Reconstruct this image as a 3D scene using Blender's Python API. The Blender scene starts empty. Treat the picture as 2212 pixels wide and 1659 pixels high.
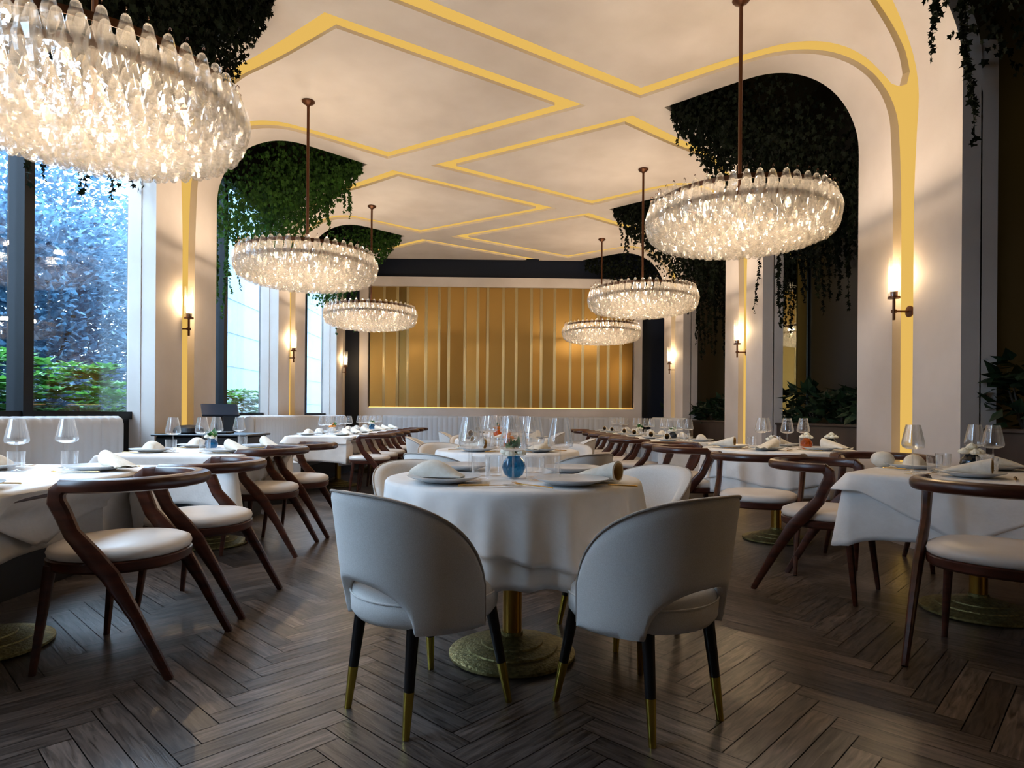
import bpy, math, random, bisect
from mathutils import Vector, Matrix, noise
from mathutils.geometry import delaunay_2d_cdt
random.seed(7)
C = bpy.context.scene.collection
PI = math.pi

# ------------------------------------------------------------------ camera
F = 1385.0
cam_d = bpy.data.cameras.new('camera'); cam = bpy.data.objects.new('camera', cam_d); C.objects.link(cam)
cam_d.sensor_width = 36.0; cam_d.lens = 36.0 * F / 2212.0
cam_d.shift_y = 66.0 / 2212.0
cam_d.clip_start = 0.05
YAW = math.atan(30.0 / F)
cam.location = (0, 0, 1.0)
cam.rotation_euler = (Matrix.Rotation(-YAW, 3, 'Z') @ Matrix.Rotation(PI / 2, 3, 'X') @ Matrix.Rotation(math.radians(0.43), 3, 'Z')).to_euler()
bpy.context.scene.camera = cam
sc = bpy.context.scene
sc.view_settings.view_transform = 'Standard'
sc.view_settings.look = 'None'
sc.view_settings.gamma = 1.0
sc.view_settings.use_curve_mapping = False
sc.view_settings.exposure = 0.3
sc.cycles.transparent_max_bounces = 24

# ------------------------------------------------------------------ helpers
def lin(r, g, b):
    f = lambda c: (c / 255.0) / 12.92 if c / 255.0 <= 0.04045 else ((c / 255.0 + 0.055) / 1.055) ** 2.4
    return (f(r), f(g), f(b), 1.0)

def mat(name, color, rough=0.5, metal=0.0, **kw):
    m = bpy.data.materials.new(name); m.use_nodes = True
    b = m.node_tree.nodes['Principled BSDF']
    b.inputs['Base Color'].default_value = color
    b.inputs['Roughness'].default_value = rough
    b.inputs['Metallic'].default_value = metal
    for k, v in kw.items():
        b.inputs[k.replace('_', ' ')].default_value = v
    return m

def nodes(m):
    return m.node_tree.nodes, m.node_tree.links, m.node_tree.nodes['Principled BSDF']

def add_noise(m, c1, c2, scale=5.0, detail=4.0, coord='Object', stretch=(1, 1, 1), bump=0.0, bscale=None, lo=0.3, hi=0.7):
    N, L, b = nodes(m)
    tc = N.new('ShaderNodeTexCoord'); mp = N.new('ShaderNodeMapping'); mp.inputs['Scale'].default_value = stretch
    L.new(tc.outputs[coord], mp.inputs['Vector'])
    nz = N.new('ShaderNodeTexNoise'); nz.inputs['Scale'].default_value = scale; nz.inputs['Detail'].default_value = detail
    L.new(mp.outputs[0], nz.inputs['Vector'])
    cr = N.new('ShaderNodeValToRGB'); cr.color_ramp.elements[0].position = lo; cr.color_ramp.elements[1].position = hi
    cr.color_ramp.elements[0].color = c1; cr.color_ramp.elements[1].color = c2
    L.new(nz.outputs['Fac'], cr.inputs[0]); L.new(cr.outputs[0], b.inputs['Base Color'])
    if bump:
        n2 = nz
        if bscale:
            n2 = N.new('ShaderNodeTexNoise'); n2.inputs['Scale'].default_value = bscale; n2.inputs['Detail'].default_value = 3
            L.new(mp.outputs[0], n2.inputs['Vector'])
        bp = N.new('ShaderNodeBump'); bp.inputs['Strength'].default_value = bump; bp.inputs['Distance'].default_value = 0.01
        L.new(n2.outputs['Fac'], bp.inputs['Height']); L.new(bp.outputs[0], b.inputs['Normal'])
    return m

def glass_mat(name, tint=(1, 1, 1, 1), f0=0.5, rough=0.0, body=None, body_fac=0.0, edge=0.0):
    """thin-walled glass: clear body, fresnel reflection, a little scattering body"""
    m = bpy.data.materials.new(name); m.use_nodes = True
    N, L = m.node_tree.nodes, m.node_tree.links; N.clear()
    out = N.new('ShaderNodeOutputMaterial')
    tr = N.new('ShaderNodeBsdfTransparent'); tr.inputs[0].default_value = tint
    gl = N.new('ShaderNodeBsdfGlossy'); gl.inputs['Roughness'].default_value = rough; gl.inputs['Color'].default_value = (1, 1, 1, 1)
    lw = N.new('ShaderNodeLayerWeight'); lw.inputs['Blend'].default_value = .5
    pw = N.new('ShaderNodeMath'); pw.operation = 'POWER'; pw.inputs[1].default_value = 5.0 - 4.0 * (f0 - .25)
    L.new(lw.outputs['Facing'], pw.inputs[0])
    fr = N.new('ShaderNodeMath'); fr.operation = 'MULTIPLY_ADD'; fr.inputs[1].default_value = .9; fr.inputs[2].default_value = .06
    L.new(pw.outputs[0], fr.inputs[0])
    mx = N.new('ShaderNodeMixShader')
    base = tr
    if body is not None:
        tl = N.new('ShaderNodeBsdfTranslucent'); tl.inputs[0].default_value = body
        df = N.new('ShaderNodeBsdfDiffuse'); df.inputs[0].default_value = body
        m0 = N.new('ShaderNodeMixShader'); m0.inputs[0].default_value = 0.4
        L.new(tl.outputs[0], m0.inputs[1]); L.new(df.outputs[0], m0.inputs[2])
        m1 = N.new('ShaderNodeMixShader')
        lw2 = N.new('ShaderNodeLayerWeight'); lw2.inputs['Blend'].default_value = 0.35
        ma = N.new('ShaderNodeMath'); ma.operation = 'MULTIPLY_ADD'; ma.inputs[1].default_value = edge; ma.inputs[2].default_value = body_fac
        ma.use_clamp = True
        L.new(lw2.outputs['Facing'], ma.inputs[0]); L.new(ma.outputs[0], m1.inputs[0])
        L.new(tr.outputs[0], m1.inputs[1]); L.new(m0.outputs[0], m1.inputs[2]); base = m1
    L.new(fr.outputs[0], mx.inputs[0]); L.new(base.outputs[0], mx.inputs[1]); L.new(gl.outputs[0], mx.inputs[2])
    L.new(mx.outputs[0], out.inputs[0])
    return m

def emis(name, color, strength):
    m = bpy.data.materials.new(name); m.use_nodes = True
    N, L = m.node_tree.nodes, m.node_tree.links; N.clear()
    out = N.new('ShaderNodeOutputMaterial'); e = N.new('ShaderNodeEmission')
    e.inputs[0].default_value = color; e.inputs[1].default_value = strength
    L.new(e.outputs[0], out.inputs[0]); return m

class MB:
    def __init__(s): s.v = []; s.f = []
    def add(s, vs, fs):
        o = len(s.v); s.v += [tuple(p) for p in vs]; s.f += [tuple(i + o for i in f) for f in fs]; return s
    def box(s, x0, x1, y0, y1, z0, z1):
        vs = [(x, y, z) for z in (z0, z1) for y in (y0, y1) for x in (x0, x1)]
        return s.add(vs, [(0, 2, 3, 1), (4, 5, 7, 6), (0, 1, 5, 4), (1, 3, 7, 5), (3, 2, 6, 7), (2, 0, 4, 6)])
    def bbox(s, x0, x1, y0, y1, z0, z1, b=0.01):
        """box with chamfered edges"""
        vs = []; 
        cx, cy, cz = (x0 + x1) / 2, (y0 + y1) / 2, (z0 + z1) / 2
        hx, hy, hz = (x1 - x0) / 2, (y1 - y0) / 2, (z1 - z0) / 2
        b = min(b, hx * .9, hy * .9, hz * .9)
        rings = []
        for z, i in ((-hz, b), (-hz + b, 0), (hz - b, 0), (hz, b)):
            r = []
            for sx, sy, o in ((-1, -1, 0), (1, -1, 1), (1, 1, 0), (-1, 1, 1)):
                a = (sx * (hx - i), sy * (hy - i - (b if i == 0 else 0))); c = (sx * (hx - i - (b if i == 0 else 0)), sy * (hy - i))
                r += [c, a] if o else [a, c]
            rings.append([(cx + p[0], cy + p[1], cz + z) for p in r])
        return s.rings(rings, cap=True)
    def rings(s, rings, cap=True, closed=True):
        n = len(rings[0]); vs = [p for r in rings for p in r]; fs = []
        for k in range(len(rings) - 1):
            for i in range(n if closed else n - 1):
                j = (i + 1) % n
                fs.append((k * n + i, k * n + j, (k + 1) * n + j, (k + 1) * n + i))
        if cap and closed:
            fs.append(tuple(range(n - 1, -1, -1))); fs.append(tuple((len(rings) - 1) * n + i for i in range(n)))
        return s.add(vs, fs)
    def lathe(s, prof, n=24, c=(0, 0, 0), cap=True, sy=1.0, ph=0.0, wob=None):
        rg = []
        for r, z in prof:
            rg.append([(c[0] + (r * (1 + (wob(2 * PI * i / n, r) if wob else 0))) * math.cos(ph + 2 * PI * i / n),
                        c[1] + sy * (r * (1 + (wob(2 * PI * i / n, r) if wob else 0))) * math.sin(ph + 2 * PI * i / n), c[2] + z) for i in range(n)])
        return s.rings(rg, cap=cap)
    def tube(s, pts, r, n=8, cap=True, up=(0, 0, 1), aspect=1.0):
        """sweep; r = number / list of radii or (w,h) tuples (half sizes); section is a rounded shape"""
        pts = [Vector(p) for p in pts]; m = len(pts); rg = []
        up = Vector(up)
        for i, p in enumerate(pts):
            t = (pts[min(i + 1, m - 1)] - pts[max(i - 1, 0)]).normalized()
            side = t.cross(up)
            if side.length < 1e-3: side = t.cross(Vector((1, 0, 0)))
            side.normalize(); u2 = side.cross(t).normalized()
            rr = r[i] if isinstance(r, (list, tuple)) and not (len(r) == 2 and m != 2 and not isinstance(r[0], (list, tuple))) else r
            w, h = rr if isinstance(rr, (list, tuple)) else (rr, rr)
            sec = []
            for k in range(n):
                a = 2 * PI * (k + .5) / n; ca, sa = math.cos(a), math.sin(a)
                e = 1.0 if aspect == 1.0 else aspect
                q = (math.copysign(abs(ca) ** e, ca), math.copysign(abs(sa) ** e, sa))
                sec.append(p + side * (w * q[0]) + u2 * (h * q[1]))
            rg.append(sec)
        return s.rings(rg, cap=cap)
    def build(s, name, m, parent=None, smooth=35, loc=None):
        me = bpy.data.meshes.new(name); me.from_pydata(s.v, [], s.f); me.update()
        import bmesh
        bm = bmesh.new(); bm.from_mesh(me); bmesh.ops.recalc_face_normals(bm, faces=bm.faces); bm.to_mesh(me); bm.free()
        if smooth:
            me.shade_smooth(); me.set_sharp_from_angle(angle=math.radians(smooth))
        for q in (m if isinstance(m, list) else [m]): me.materials.append(q)
        o = bpy.data.objects.new(name, me); C.objects.link(o)
        if parent: o.parent = parent
        if loc: o.location = loc
        return o

def raw(name, vs, fs, m, parent=None):
    me = bpy.data.meshes.new(name); me.from_pydata(vs, [], fs); me.update(); me.materials.append(m)
    o = bpy.data.objects.new(name, me); C.objects.link(o)
    if parent: o.parent = parent
    return o

def tag(o, label=None, cat=None, group=None, kind=None):
    if label: o['label'] = label
    if cat: o['category'] = cat
    if group: o['group'] = group
    if kind: o['kind'] = kind
    return o
def empty(name, loc=(0, 0, 0), rz=0.0):
    o = bpy.data.objects.new(name, None); C.objects.link(o); o.location = loc; o.rotation_euler = (0, 0, rz)
    o.empty_display_size = 0.1; return o
def dup(o, loc=None, rz=None, label=None, group=None, parent=None):
    c = o.copy(); C.objects.link(c)
    if parent: c.parent = parent
    if loc is not None: c.location = loc
    if rz is not None: c.rotation_euler = (0, 0, rz)
    for ch in list(o.children): dup(ch, parent=c)
    if label: c['label'] = label
    if group: c['group'] = group
    return c
class Kind:
    """first placement moves the prototype itself, later ones copy it"""
    def __init__(s, root): s.root = root; s.used = False
    def put(s, loc, rz, label, group=None):
        if not s.used:
            s.used = True; o = s.root; o.location = loc; o.rotation_euler = (0, 0, rz)
        else: o = dup(s.root, loc, rz)
        o['label'] = label
        if group: o['group'] = group
        return o
def face_rz(fx, fy): return math.atan2(fy, fx) + PI / 2      # local -Y looks along (fx,fy)

# ------------------------------------------------------------------ materials
M = {}
M['plaster'] = add_noise(mat('warm grey polished plaster', lin(206, 194, 188), 0.7), lin(190, 178, 169), lin(214, 204, 197), 1.3, 5, lo=.25, hi=.72)
M['void'] = mat('black painted void', lin(6, 7, 6), 0.9)
M['dark'] = add_noise(mat('dark walnut panel', lin(8, 6, 6), 0.55), lin(5, 4, 4), lin(11, 8, 7), 3, 4, stretch=(1, 8, .4))
M['navy'] = mat('navy panel', lin(16, 26, 46), 0.5)
M['mirror'] = mat('smoked mirror', lin(200, 205, 190), 0.02, 1.0)
M['led'] = emis('warm light channel', (1.0, 0.61, 0.14, 1), 0.64)
M['bulb'] = emis('lit bulb', (1.0, 0.76, 0.44, 1), 12.0)
M['sconce_bulb'] = emis('lit sconce bulb', (1.0, 0.78, 0.45, 1), 22.0)
M['bronze'] = mat('dark bronze', lin(92, 60, 42), 0.35, 0.9)
M['brass'] = mat('brushed brass', lin(190, 150, 70), 0.3, 1.0)
M['brassleg'] = mat('polished brass', lin(205, 180, 80), 0.22, 1.0)
M['oldbrass'] = add_noise(mat('hammered brass', lin(150, 140, 90), 0.45, 0.8), lin(120, 112, 70), lin(172, 160, 108), 60, 3, bump=.5, bscale=90)
M['drop'] = glass_mat('moulded clear glass drops', (0.97, .97, .97, 1), 0.42, 0.08, (.62, .57, .50, 1), 0.10, 0.50)
M['glass'] = glass_mat('clear thin glass', (0.985, .985, .985, 1), 0.65, 0.0, (.9, .93, .96, 1), 0.02, 0.20)
M['pane'] = glass_mat('window glass', (0.93, .97, 1, 1), 0.30)
M['blueglass'] = glass_mat('blue ribbed glass', lin(60, 170, 205), 0.5, 0.02, lin(20, 120, 160), 0.25, .3)
M['inkglass'] = glass_mat('ink blue glass', lin(60, 100, 125), 0.5, 0.02, lin(20, 50, 70), 0.45, .3)
M['amber'] = glass_mat('amber glass', lin(240, 160, 60), 0.5, 0.02, lin(230, 130, 30), 0.25, .3)
M['wood'] = add_noise(mat('walnut', lin(70, 34, 24), 0.3), lin(50, 23, 16), lin(84, 42, 28), 7, 6, stretch=(1, 1, 5))
M['blackwood'] = mat('black lacquer', lin(16, 14, 16), 0.35)
M['leather'] = add_noise(mat('cream seat leather', lin(215, 205, 196), 0.42), lin(208, 198, 188), lin(222, 213, 206), 4, 3)
M['weave'] = add_noise(mat('pale greige upholstery', lin(226, 222, 217), 0.85), lin(214, 209, 203), lin(234, 231, 227), 420, 3, bump=.15, bscale=600)
M['piping'] = mat('upholstery piping', lin(170, 160, 150), 0.7)
M['cloth'] = add_noise(mat('white linen', lin(236, 233, 230), 0.8), lin(228, 225, 222), lin(243, 241, 239), 8, 4, bump=.12, bscale=60)
M['napkin'] = add_noise(mat('linen napkin', lin(235, 228, 215), 0.85), lin(228, 220, 204), lin(240, 235, 224), 30, 3, bump=.2, bscale=150)
M['tan'] = mat('tan napkin lining', lin(205, 170, 110), 0.8)
M['banq'] = mat('greige banquette leather', lin(180, 181, 184), 0.5)
M['china'] = add_noise(mat('glazed stoneware', lin(212, 214, 216), 0.25), lin(200, 203, 206), lin(224, 225, 226), 6, 3)
M['gold'] = mat('gold cutlery', lin(205, 165, 90), 0.25, 1.0)
M['frame'] = mat('blue black window steel', lin(5, 8, 14), 0.55, 0.0, **{'Specular IOR Level': .25})
M['black'] = mat('black plastic', lin(14, 15, 18), 0.4)
M['screen'] = mat('terminal glass', lin(40, 48, 60), 0.15)
M['petal'] = mat('white petals', lin(245, 242, 225), 0.7)
M['orange'] = mat('orange petals', lin(230, 140, 50), 0.7)
M['planter'] = add_noise(mat('brown leather planter', lin(52, 36, 27), 0.5), lin(42, 28, 20), lin(62, 44, 32), 4, 3)
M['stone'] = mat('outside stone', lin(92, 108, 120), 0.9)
M['soil'] = mat('outside earth', lin(60, 70, 55), 0.95)
M['bark'] = mat('bark', lin(70, 62, 54), 0.9)
def leafmat(name, c1, c2, tl=.35):
    m = add_noise(mat(name, c1, 0.55), c1, c2, 9, 2)
    N, L, b = nodes(m)
    out = [n for n in N if n.type == 'OUTPUT_MATERIAL'][0]
    t = N.new('ShaderNodeBsdfTranslucent'); cr = b.inputs['Base Color'].links[0].from_socket
    L.new(cr, t.inputs[0]); mx = N.new('ShaderNodeMixShader'); mx.inputs[0].default_value = tl
    L.new(b.outputs[0], mx.inputs[1]); L.new(t.outputs[0], mx.inputs[2]); L.new(mx.outputs[0], out.inputs[0]); return m
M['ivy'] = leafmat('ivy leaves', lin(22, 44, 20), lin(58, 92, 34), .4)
M['ivyshade'] = leafmat('ivy leaves darkened as shade', lin(6, 10, 5), lin(18, 26, 12), .2)  # same ivy where little light falls, the shade put into its colour
for k_ in ('ivy', 'ivyshade'): M[k_].node_tree.nodes['Principled BSDF'].inputs['Roughness'].default_value = .8; M[k_].node_tree.nodes['Principled BSDF'].inputs['Specular IOR Level'].default_value = .15
M['shrub'] = leafmat('garden shrub leaves', lin(36, 92, 44), lin(88, 150, 62), .4)
M['tree'] = leafmat('tree leaves with blue haze tint', lin(46, 80, 104), lin(94, 134, 158), .4)  # cold blue daylight haze is mixed into these leaf colours
M['plant'] = leafmat('indoor plant leaves', lin(14, 30, 18), lin(38, 62, 34), .2)
# floor
m = mat('smoked oak boards', lin(80, 70, 66), 0.31); N, L, b = nodes(m)
at = N.new('ShaderNodeAttribute'); at.attribute_name = 'tone'
uv = N.new('ShaderNodeUVMap')
mp = N.new('ShaderNodeMapping'); mp.inputs['Scale'].default_value = (1.3, 12, 1); L.new(uv.outputs[0], mp.inputs[0])
nz = N.new('ShaderNodeTexNoise'); nz.inputs['Scale'].default_value = 5; nz.inputs['Detail'].default_value = 7; nz.inputs['Distortion'].default_value = .8
L.new(mp.outputs[0], nz.inputs[0])
cr = N.new('ShaderNodeValToRGB'); cr.color_ramp.elements[0].position = .3; cr.color_ramp.elements[1].position = .72
cr.color_ramp.elements[0].color = lin(40, 33, 30); cr.color_ramp.elements[1].color = lin(104, 92, 85)
L.new(nz.outputs[0], cr.inputs[0])
hs = N.new('ShaderNodeHueSaturation'); ma = N.new('ShaderNodeMath'); ma.operation = 'MULTIPLY_ADD'; ma.inputs[1].default_value = 1.0; ma.inputs[2].default_value = .62
L.new(at.outputs['Fac'], ma.inputs[0]); L.new(ma.outputs[0], hs.inputs['Value']); L.new(cr.outputs[0], hs.inputs['Color']); L.new(hs.outputs[0], b.inputs['Base Color'])
bp = N.new('ShaderNodeBump'); bp.inputs['Strength'].default_value = .25; bp.inputs['Distance'].default_value = .004
L.new(nz.outputs[0], bp.inputs['Height']); L.new(bp.outputs[0], b.inputs['Normal'])
M['floor'] = m
# brass sheet with brushed finish
m = mat('brushed brass sheet', lin(176, 138, 62), 0.34, 1.0); N, L, b = nodes(m)
tc = N.new('ShaderNodeTexCoord'); mp = N.new('ShaderNodeMapping'); mp.inputs['Scale'].default_value = (1, 1, 60); L.new(tc.outputs['Object'], mp.inputs[0])
nz = N.new('ShaderNodeTexNoise'); nz.inputs['Scale'].default_value = 3; L.new(mp.outputs[0], nz.inputs[0])
bp = N.new('ShaderNodeBump'); bp.inputs['Strength'].default_value = .12; L.new(nz.outputs[0], bp.inputs['Height']); L.new(bp.outputs[0], b.inputs['Normal'])
M['sheet'] = m; b.inputs['Base Color'].default_value = lin(172, 136, 76)
M['flute'] = mat('pale satin brass', lin(214, 196, 150), 0.3, 1.0)

# ------------------------------------------------------------------ room constants
ZC, X0, RC = 4.2, 3.17, 0.85
S1 = X0 - RC; S2 = S1 + RC * PI / 2; SE = S2 + ZC - RC
Y0, Y1 = -3.31, 13.28
P = 3.31
PR = [1.66 + P * k for k in range(-1, 4)]      # right pillar centres
PL = [0.0 + P * k for k in range(-1, 5)]       # left pillar centres
OR_ = [0.0 + P * k for k in range(-1, 5)]      # right openings
OL = [1.66 + P * k for k in range(-1, 4)]
def interp(tab):
    xs = [a for a, _ in tab]
    def f(x):
        if x <= xs[0]: return tab[0][1]
        if x >= xs[-1]: return tab[-1][1]
        i = bisect.bisect_right(xs, x) - 1
        a, b = tab[i], tab[i + 1]; return a[1] + (b[1] - a[1]) * (x - a[0]) / (b[0] - a[0])
    return f
def smooth_tab(tab, lo, hi, n=40):
    f = interp(tab); out = [p for p in tab if p[0] < lo]
    for i in range(n + 1):
        x = lo + (hi - lo) * i / n; h = .12
        out.append((x, sum(f(x + h * k / 3) for k in (-3, -2, -1, 0, 1, 2, 3)) / 7))
    out += [p for p in tab if p[0] > hi]; return out
T_OUT = smooth_tab([(-.89, 0), (1.41, 1.47), (2.014, .96), (2.3, .74), (2.52, .60), (2.73, .46), (2.91, .36), (3.1, .28), (3.27, .235), (3.5, .19), (3.8, .16), (4.2, .135), (4.6, .13)], 1.9, 4.4)
T_IN = smooth_tab([(-.56, 0), (1.37, 1.26), (1.96, .79), (2.3, .55), (2.46, .45), (2.62, .34), (2.79, .25), (2.96, .18), (3.2, .12), (3.34, .07), (3.40, 0)], 1.8, 3.1)
T_OPEN = smooth_tab([(1.70, 0), (2.147, .42), (2.42, .66), (2.55, .77), (2.77, .88), (2.97, .95), (3.22, .99), (3.6, 1.02), (4.2, 1.02)], 2.0, 3.8)
f_out, f_in, f_open = interp(T_OUT), interp(T_IN), interp(T_OPEN)
GEND = SE - .12
def smap(s, y, off=0.0):
    sg = 1 if s >= 0 else -1; t = abs(s)
    if t <= S1: return (sg * t, y, ZC + off)
    if t <= S2:
        a = (t - S1) / RC; r = RC + off
        return (sg * (S1 + r * math.sin(a)), y, ZC - RC + r * math.cos(a))
    return (sg * (X0 + off), y, ZC - RC - (t - S2))
def build_shell():
    pts, edges = [], []
    def poly(ps, closed=True):
        i0 = len(pts)
        for p in ps: pts.append(Vector(p))
        n = len(ps)
        for i in range(n if closed else n - 1): edges.append((i0 + i, i0 + (i + 1) % n))
    big = .2
    poly([(-SE - big, Y0 - 2), (SE + big, Y0 - 2), (SE + big, Y1 + 2.2), (-SE - big, Y1 + 2.2)])
    for y in (Y0, Y1): poly([(-SE - big, y), (SE + big, y)], False)
    for sg in (-1, 1):
        for k in range(0, 15): 
            s = sg * (S1 + (S2 - S1) * k / 14); poly([(s, Y0), (s, Y1)], False)
        poly([(sg * SE, Y0 - .01), (sg * SE, Y1 + .01)], False)
    for sg, cents in ((1, PR), (-1, PL)):
        for c in cents:
            if c < -1: continue
            up = [(x, h) for x, h in T_OUT] + [(GEND, .13)]
            poly([(sg * x, c + h) for x, h in up] + [(sg * x, c - h) for x, h in reversed(up) if h > 0])
            poly([(sg * x, c + h) for x, h in T_IN] + [(sg * x, c - h) for x, h in reversed(T_IN) if h > 0])
    for sg, cents in ((1, OR_), (-1, OL)):
        for c in cents:
            up = T_OPEN + [(SE + .1, 1.02)]
            poly([(sg * x, c + h) for x, h in up] + [(sg * x, c - h) for x, h in reversed(up) if h > 0])
    vs, es, fs, *_ = delaunay_2d_cdt(pts, edges, [], 0, 1e-5)
    def region(s, y):
        if abs(s) > SE or y < Y0 or y > Y1: return None
        for sg, cents in ((1, PR), (-1, PL)):
            t = sg * s
            if t > -.89 and t < GEND:
                for i, c in enumerate(cents):
                    if c < -1: continue
                    d = abs(y - c)
                    if d < f_out(t):
                        if t > -.56 and t < 3.40 and d < f_in(t): return 'surf'
                        return ('led', sg, round(c, 3))
        for sg, cents in ((1, OR_), (-1, OL)):
            t = sg * s
            if t > 1.7:
                for c in cents:
                    if abs(y - c) < f_open(t): return 'hole'
        return 'surf'
    reg = []
    for f in fs:
        cx = sum(vs[i][0] for i in f) / len(f); cy = sum(vs[i][1] for i in f) / len(f)
        reg.append(region(cx, cy))
    em = {}
    for k, f in enumerate(fs):
        for i in range(len(f)):
            a, b = f[i], f[(i + 1) % len(f)]
            em.setdefault((min(a, b), max(a, b)), []).append(k)
    TH = .14
    def D(s_):
        t = abs(s_); return .032 if t <= S1 else (.032 + .038 * (t - S1) / (S2 - S1) if t < S2 else .07)
    parts = {'ceiling': MB(), 'wall_left': MB(), 'wall_right': MB()}
    def part_of(s): return 'ceiling' if abs(s) < S2 - .001 else ('wall_right' if s > 0 else 'wall_left')
    leds = {}
    cache = {}
    def V(mb, key, i, off):
        kk = (key, i, off)
        if kk not in cache:
            cache[kk] = len(mb.v); mb.v.append(smap(vs[i][0], vs[i][1], off))
        return cache[kk]
    for k, f in enumerate(fs):
        r = reg[k]
        if r == 'surf':
            cx = sum(vs[i][0] for i in f) / len(f); key = part_of(cx); mb = parts[key]
            mb.f.append(tuple(V(mb, key, i, 0.0) for i in f))
        elif isinstance(r, tuple):
            mb = leds.setdefault(r, MB()); mb.f.append(tuple(V(mb, r, i, D(vs[i][0])) for i in f))
    for (a, b), ks in em.items():
        rs = [reg[k] for k in ks]
        kinds = ['led' if isinstance(r, tuple) else r for r in rs]
        if len(kinds) == 1: kinds.append(None)
        if 'surf' in kinds and ('led' in kinds or 'hole' in kinds):
            oa, ob = (D(vs[a][0]), D(vs[b][0])) if 'led' in kinds else (TH, TH)
            cx = (vs[a][0] + vs[b][0]) / 2; key = part_of(cx); mb = parts[key]
            mb.f.append((V(mb, key, a, 0.0), V(mb, key, b, 0.0), V(mb, key, b, ob), V(mb, key, a, oa)))
    for key, mb in parts.items():
        me = bpy.data.meshes.new(key); me.from_pydata(mb.v, [], mb.f); me.update(); me.shade_smooth(); me.set_sharp_from_angle(angle=math.radians(35)); me.materials.append(M['plaster'])
        o = bpy.data.objects.new(key, me); C.objects.link(o); tag(o, kind='structure')
    nm = {(1, 4.97): 'over the nearest right pillar', (1, 8.28): 'over the second right pillar', (1, 11.59): 'over the farthest right pillar', (1, 1.66): 'above the camera on the right',
          (-1, 3.31): 'at the top left of the photo', (-1, 6.62): 'over the nearest left pillar', (-1, 9.93): 'over the second left pillar', (-1, 13.24): 'ending at the brass wall on the left', (-1, 0.0): 'above the camera on the left', (-1, 13.24): 'touching the far wall on the left'}
    for (_, sg, c), mb in leds.items():
        me = bpy.data.meshes.new('light_channel'); me.from_pydata(mb.v, [], mb.f); me.update(); me.shade_smooth(); me.materials.append(M['led'])
        o = bpy.data.objects.new('light_channel', me); C.objects.link(o)
        tag(o, 'glowing yellow light line around the ceiling diamond ' + nm.get((sg, c), 'behind'), 'light', 'recessed ceiling light lines')
build_shell()

# ------------------------------------------------------------------ floor: oak herringbone
def build_floor():
    w, Lk = .0875, .573; vs, fs, tone, uvs = [], [], [], []
    r2 = math.sqrt(.5); g = .0017
    def R(u, v): return ((u - v) * r2 + FX, (u + v) * r2 + FY)
    FX, FY = -.886 - 20 * Lk * math.sqrt(2) * 0, 2.696
    def plank(u0, u1, v0, v1, horiz):
        cx, cy = R((u0 + u1) / 2, (v0 + v1) / 2)
        if cx < -3.6 or cx > 4.0 or cy < -3.6 or cy > 14.3: return
        i = len(vs)
        u0 += g; u1 -= g; v0 += g; v1 -= g
        q = [(u0, v0), (u1, v0), (u1, v1), (u0, v1)]
        for a, b in q: x, y = R(a, b); vs.append((x, y, 0.0))
        fs.append((i, i + 1, i + 2, i + 3)); t = random.random(); tone.append(t)
        o1, o2 = random.random() * 30, random.random() * 30
        for a, b in q: uvs.append((a + o1, b + o2) if horiz else (b + o1, a + o2))
    K = 170
    for m_ in range(-12, 13):
        for k in range(-K, K):
            tu, tv = m_ * Lk + k * w, -m_ * Lk + k * w
            plank(tu, tu + Lk, tv, tv + w, True)
            plank(tu + Lk, tu + Lk + w, tv + w - Lk, tv + w, False)
    i = len(vs); vs += [(-3.7, -3.7, -.004), (4.1, -3.7, -.004), (4.1, 14.4, -.004), (-3.7, 14.4, -.004)]; fs.append((i, i + 1, i + 2, i + 3)); tone.append(-.7); uvs += [(0, 0)] * 4
    me = bpy.data.meshes.new('floor'); me.from_pydata(vs, [], fs); me.update(); me.materials.append(M['floor'])
    a = me.attributes.new('tone', 'FLOAT', 'FACE'); a.data.foreach_set('value', tone)
    ul = me.uv_layers.new(name='UVMap'); ul.data.foreach_set('uv', [c for p in uvs for c in p])
    o = bpy.data.objects.new('floor', me); C.objects.link(o); tag(o, kind='structure')
build_floor()

# ------------------------------------------------------------------ outer walls, windows, niches
def struct(name, mb, m, sm=0): return tag(mb.build(name, m, smooth=sm), kind='structure')
XW = -3.42                                            # window plane
wl = MB()
wl.box(XW - .08, XW + .02, Y0, 14.0, 0, .93)
wl.box(XW - .08, XW + .02, Y0, 14.0, 3.95, 5.0)
edges_ = [Y0] + [v for c in OL[1:] for v in (c - 1.16, c + 1.16)] + [14.0]  # rearmost bay, out of view, is walled up to hold back daylight
for i in range(0, len(edges_), 2):
    if edges_[i + 1] > edges_[i]: wl.box(XW - .08, XW + .02, edges_[i], edges_[i + 1], .93, 3.95)
struct('wall_left_outer', wl, M['frame'])
# plaster reveals of the left pillars
tr = MB()
for c in PL:
    for a, b_ in ((c - .64, c - .60), (c + .60, c + .64)):
        if Y0 < a and b_ < 13.9: tr.box(-3.42, -3.30, a, b_, 0, 3.6)
struct('trim_1', tr, M['plaster'])
tr = MB()
for c in PR:
    for a, b_ in ((c - .64, c - .60), (c + .60, c + .64)): tr.box(3.30, 3.42, a, b_, 0, 3.6)
struct('trim_2', tr, M['plaster'])
for n, c in enumerate(OL[1:]):
    w = empty('window_%d' % (n + 1), (XW, c, .93)); tag(w, kind='structure')
    f = MB(); h = 3.02
    f.box(-.05, .05, -1.16, -1.09, 0, h); f.box(-.05, .05, 1.09, 1.16, 0, h); f.box(-.05, .05, -1.16, 1.16, 0, .07); f.box(-.05, .05, -1.16, 1.16, h - .07, h)
    f.box(-.06, .06, -.36, -.26, 0, h)
    f.build('window_frame', M['frame'], w, 0)
    MB().box(-.006, .006, -1.1, 1.1, .05, h - .05).build('pane', M['pane'], w, 0)
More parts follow.
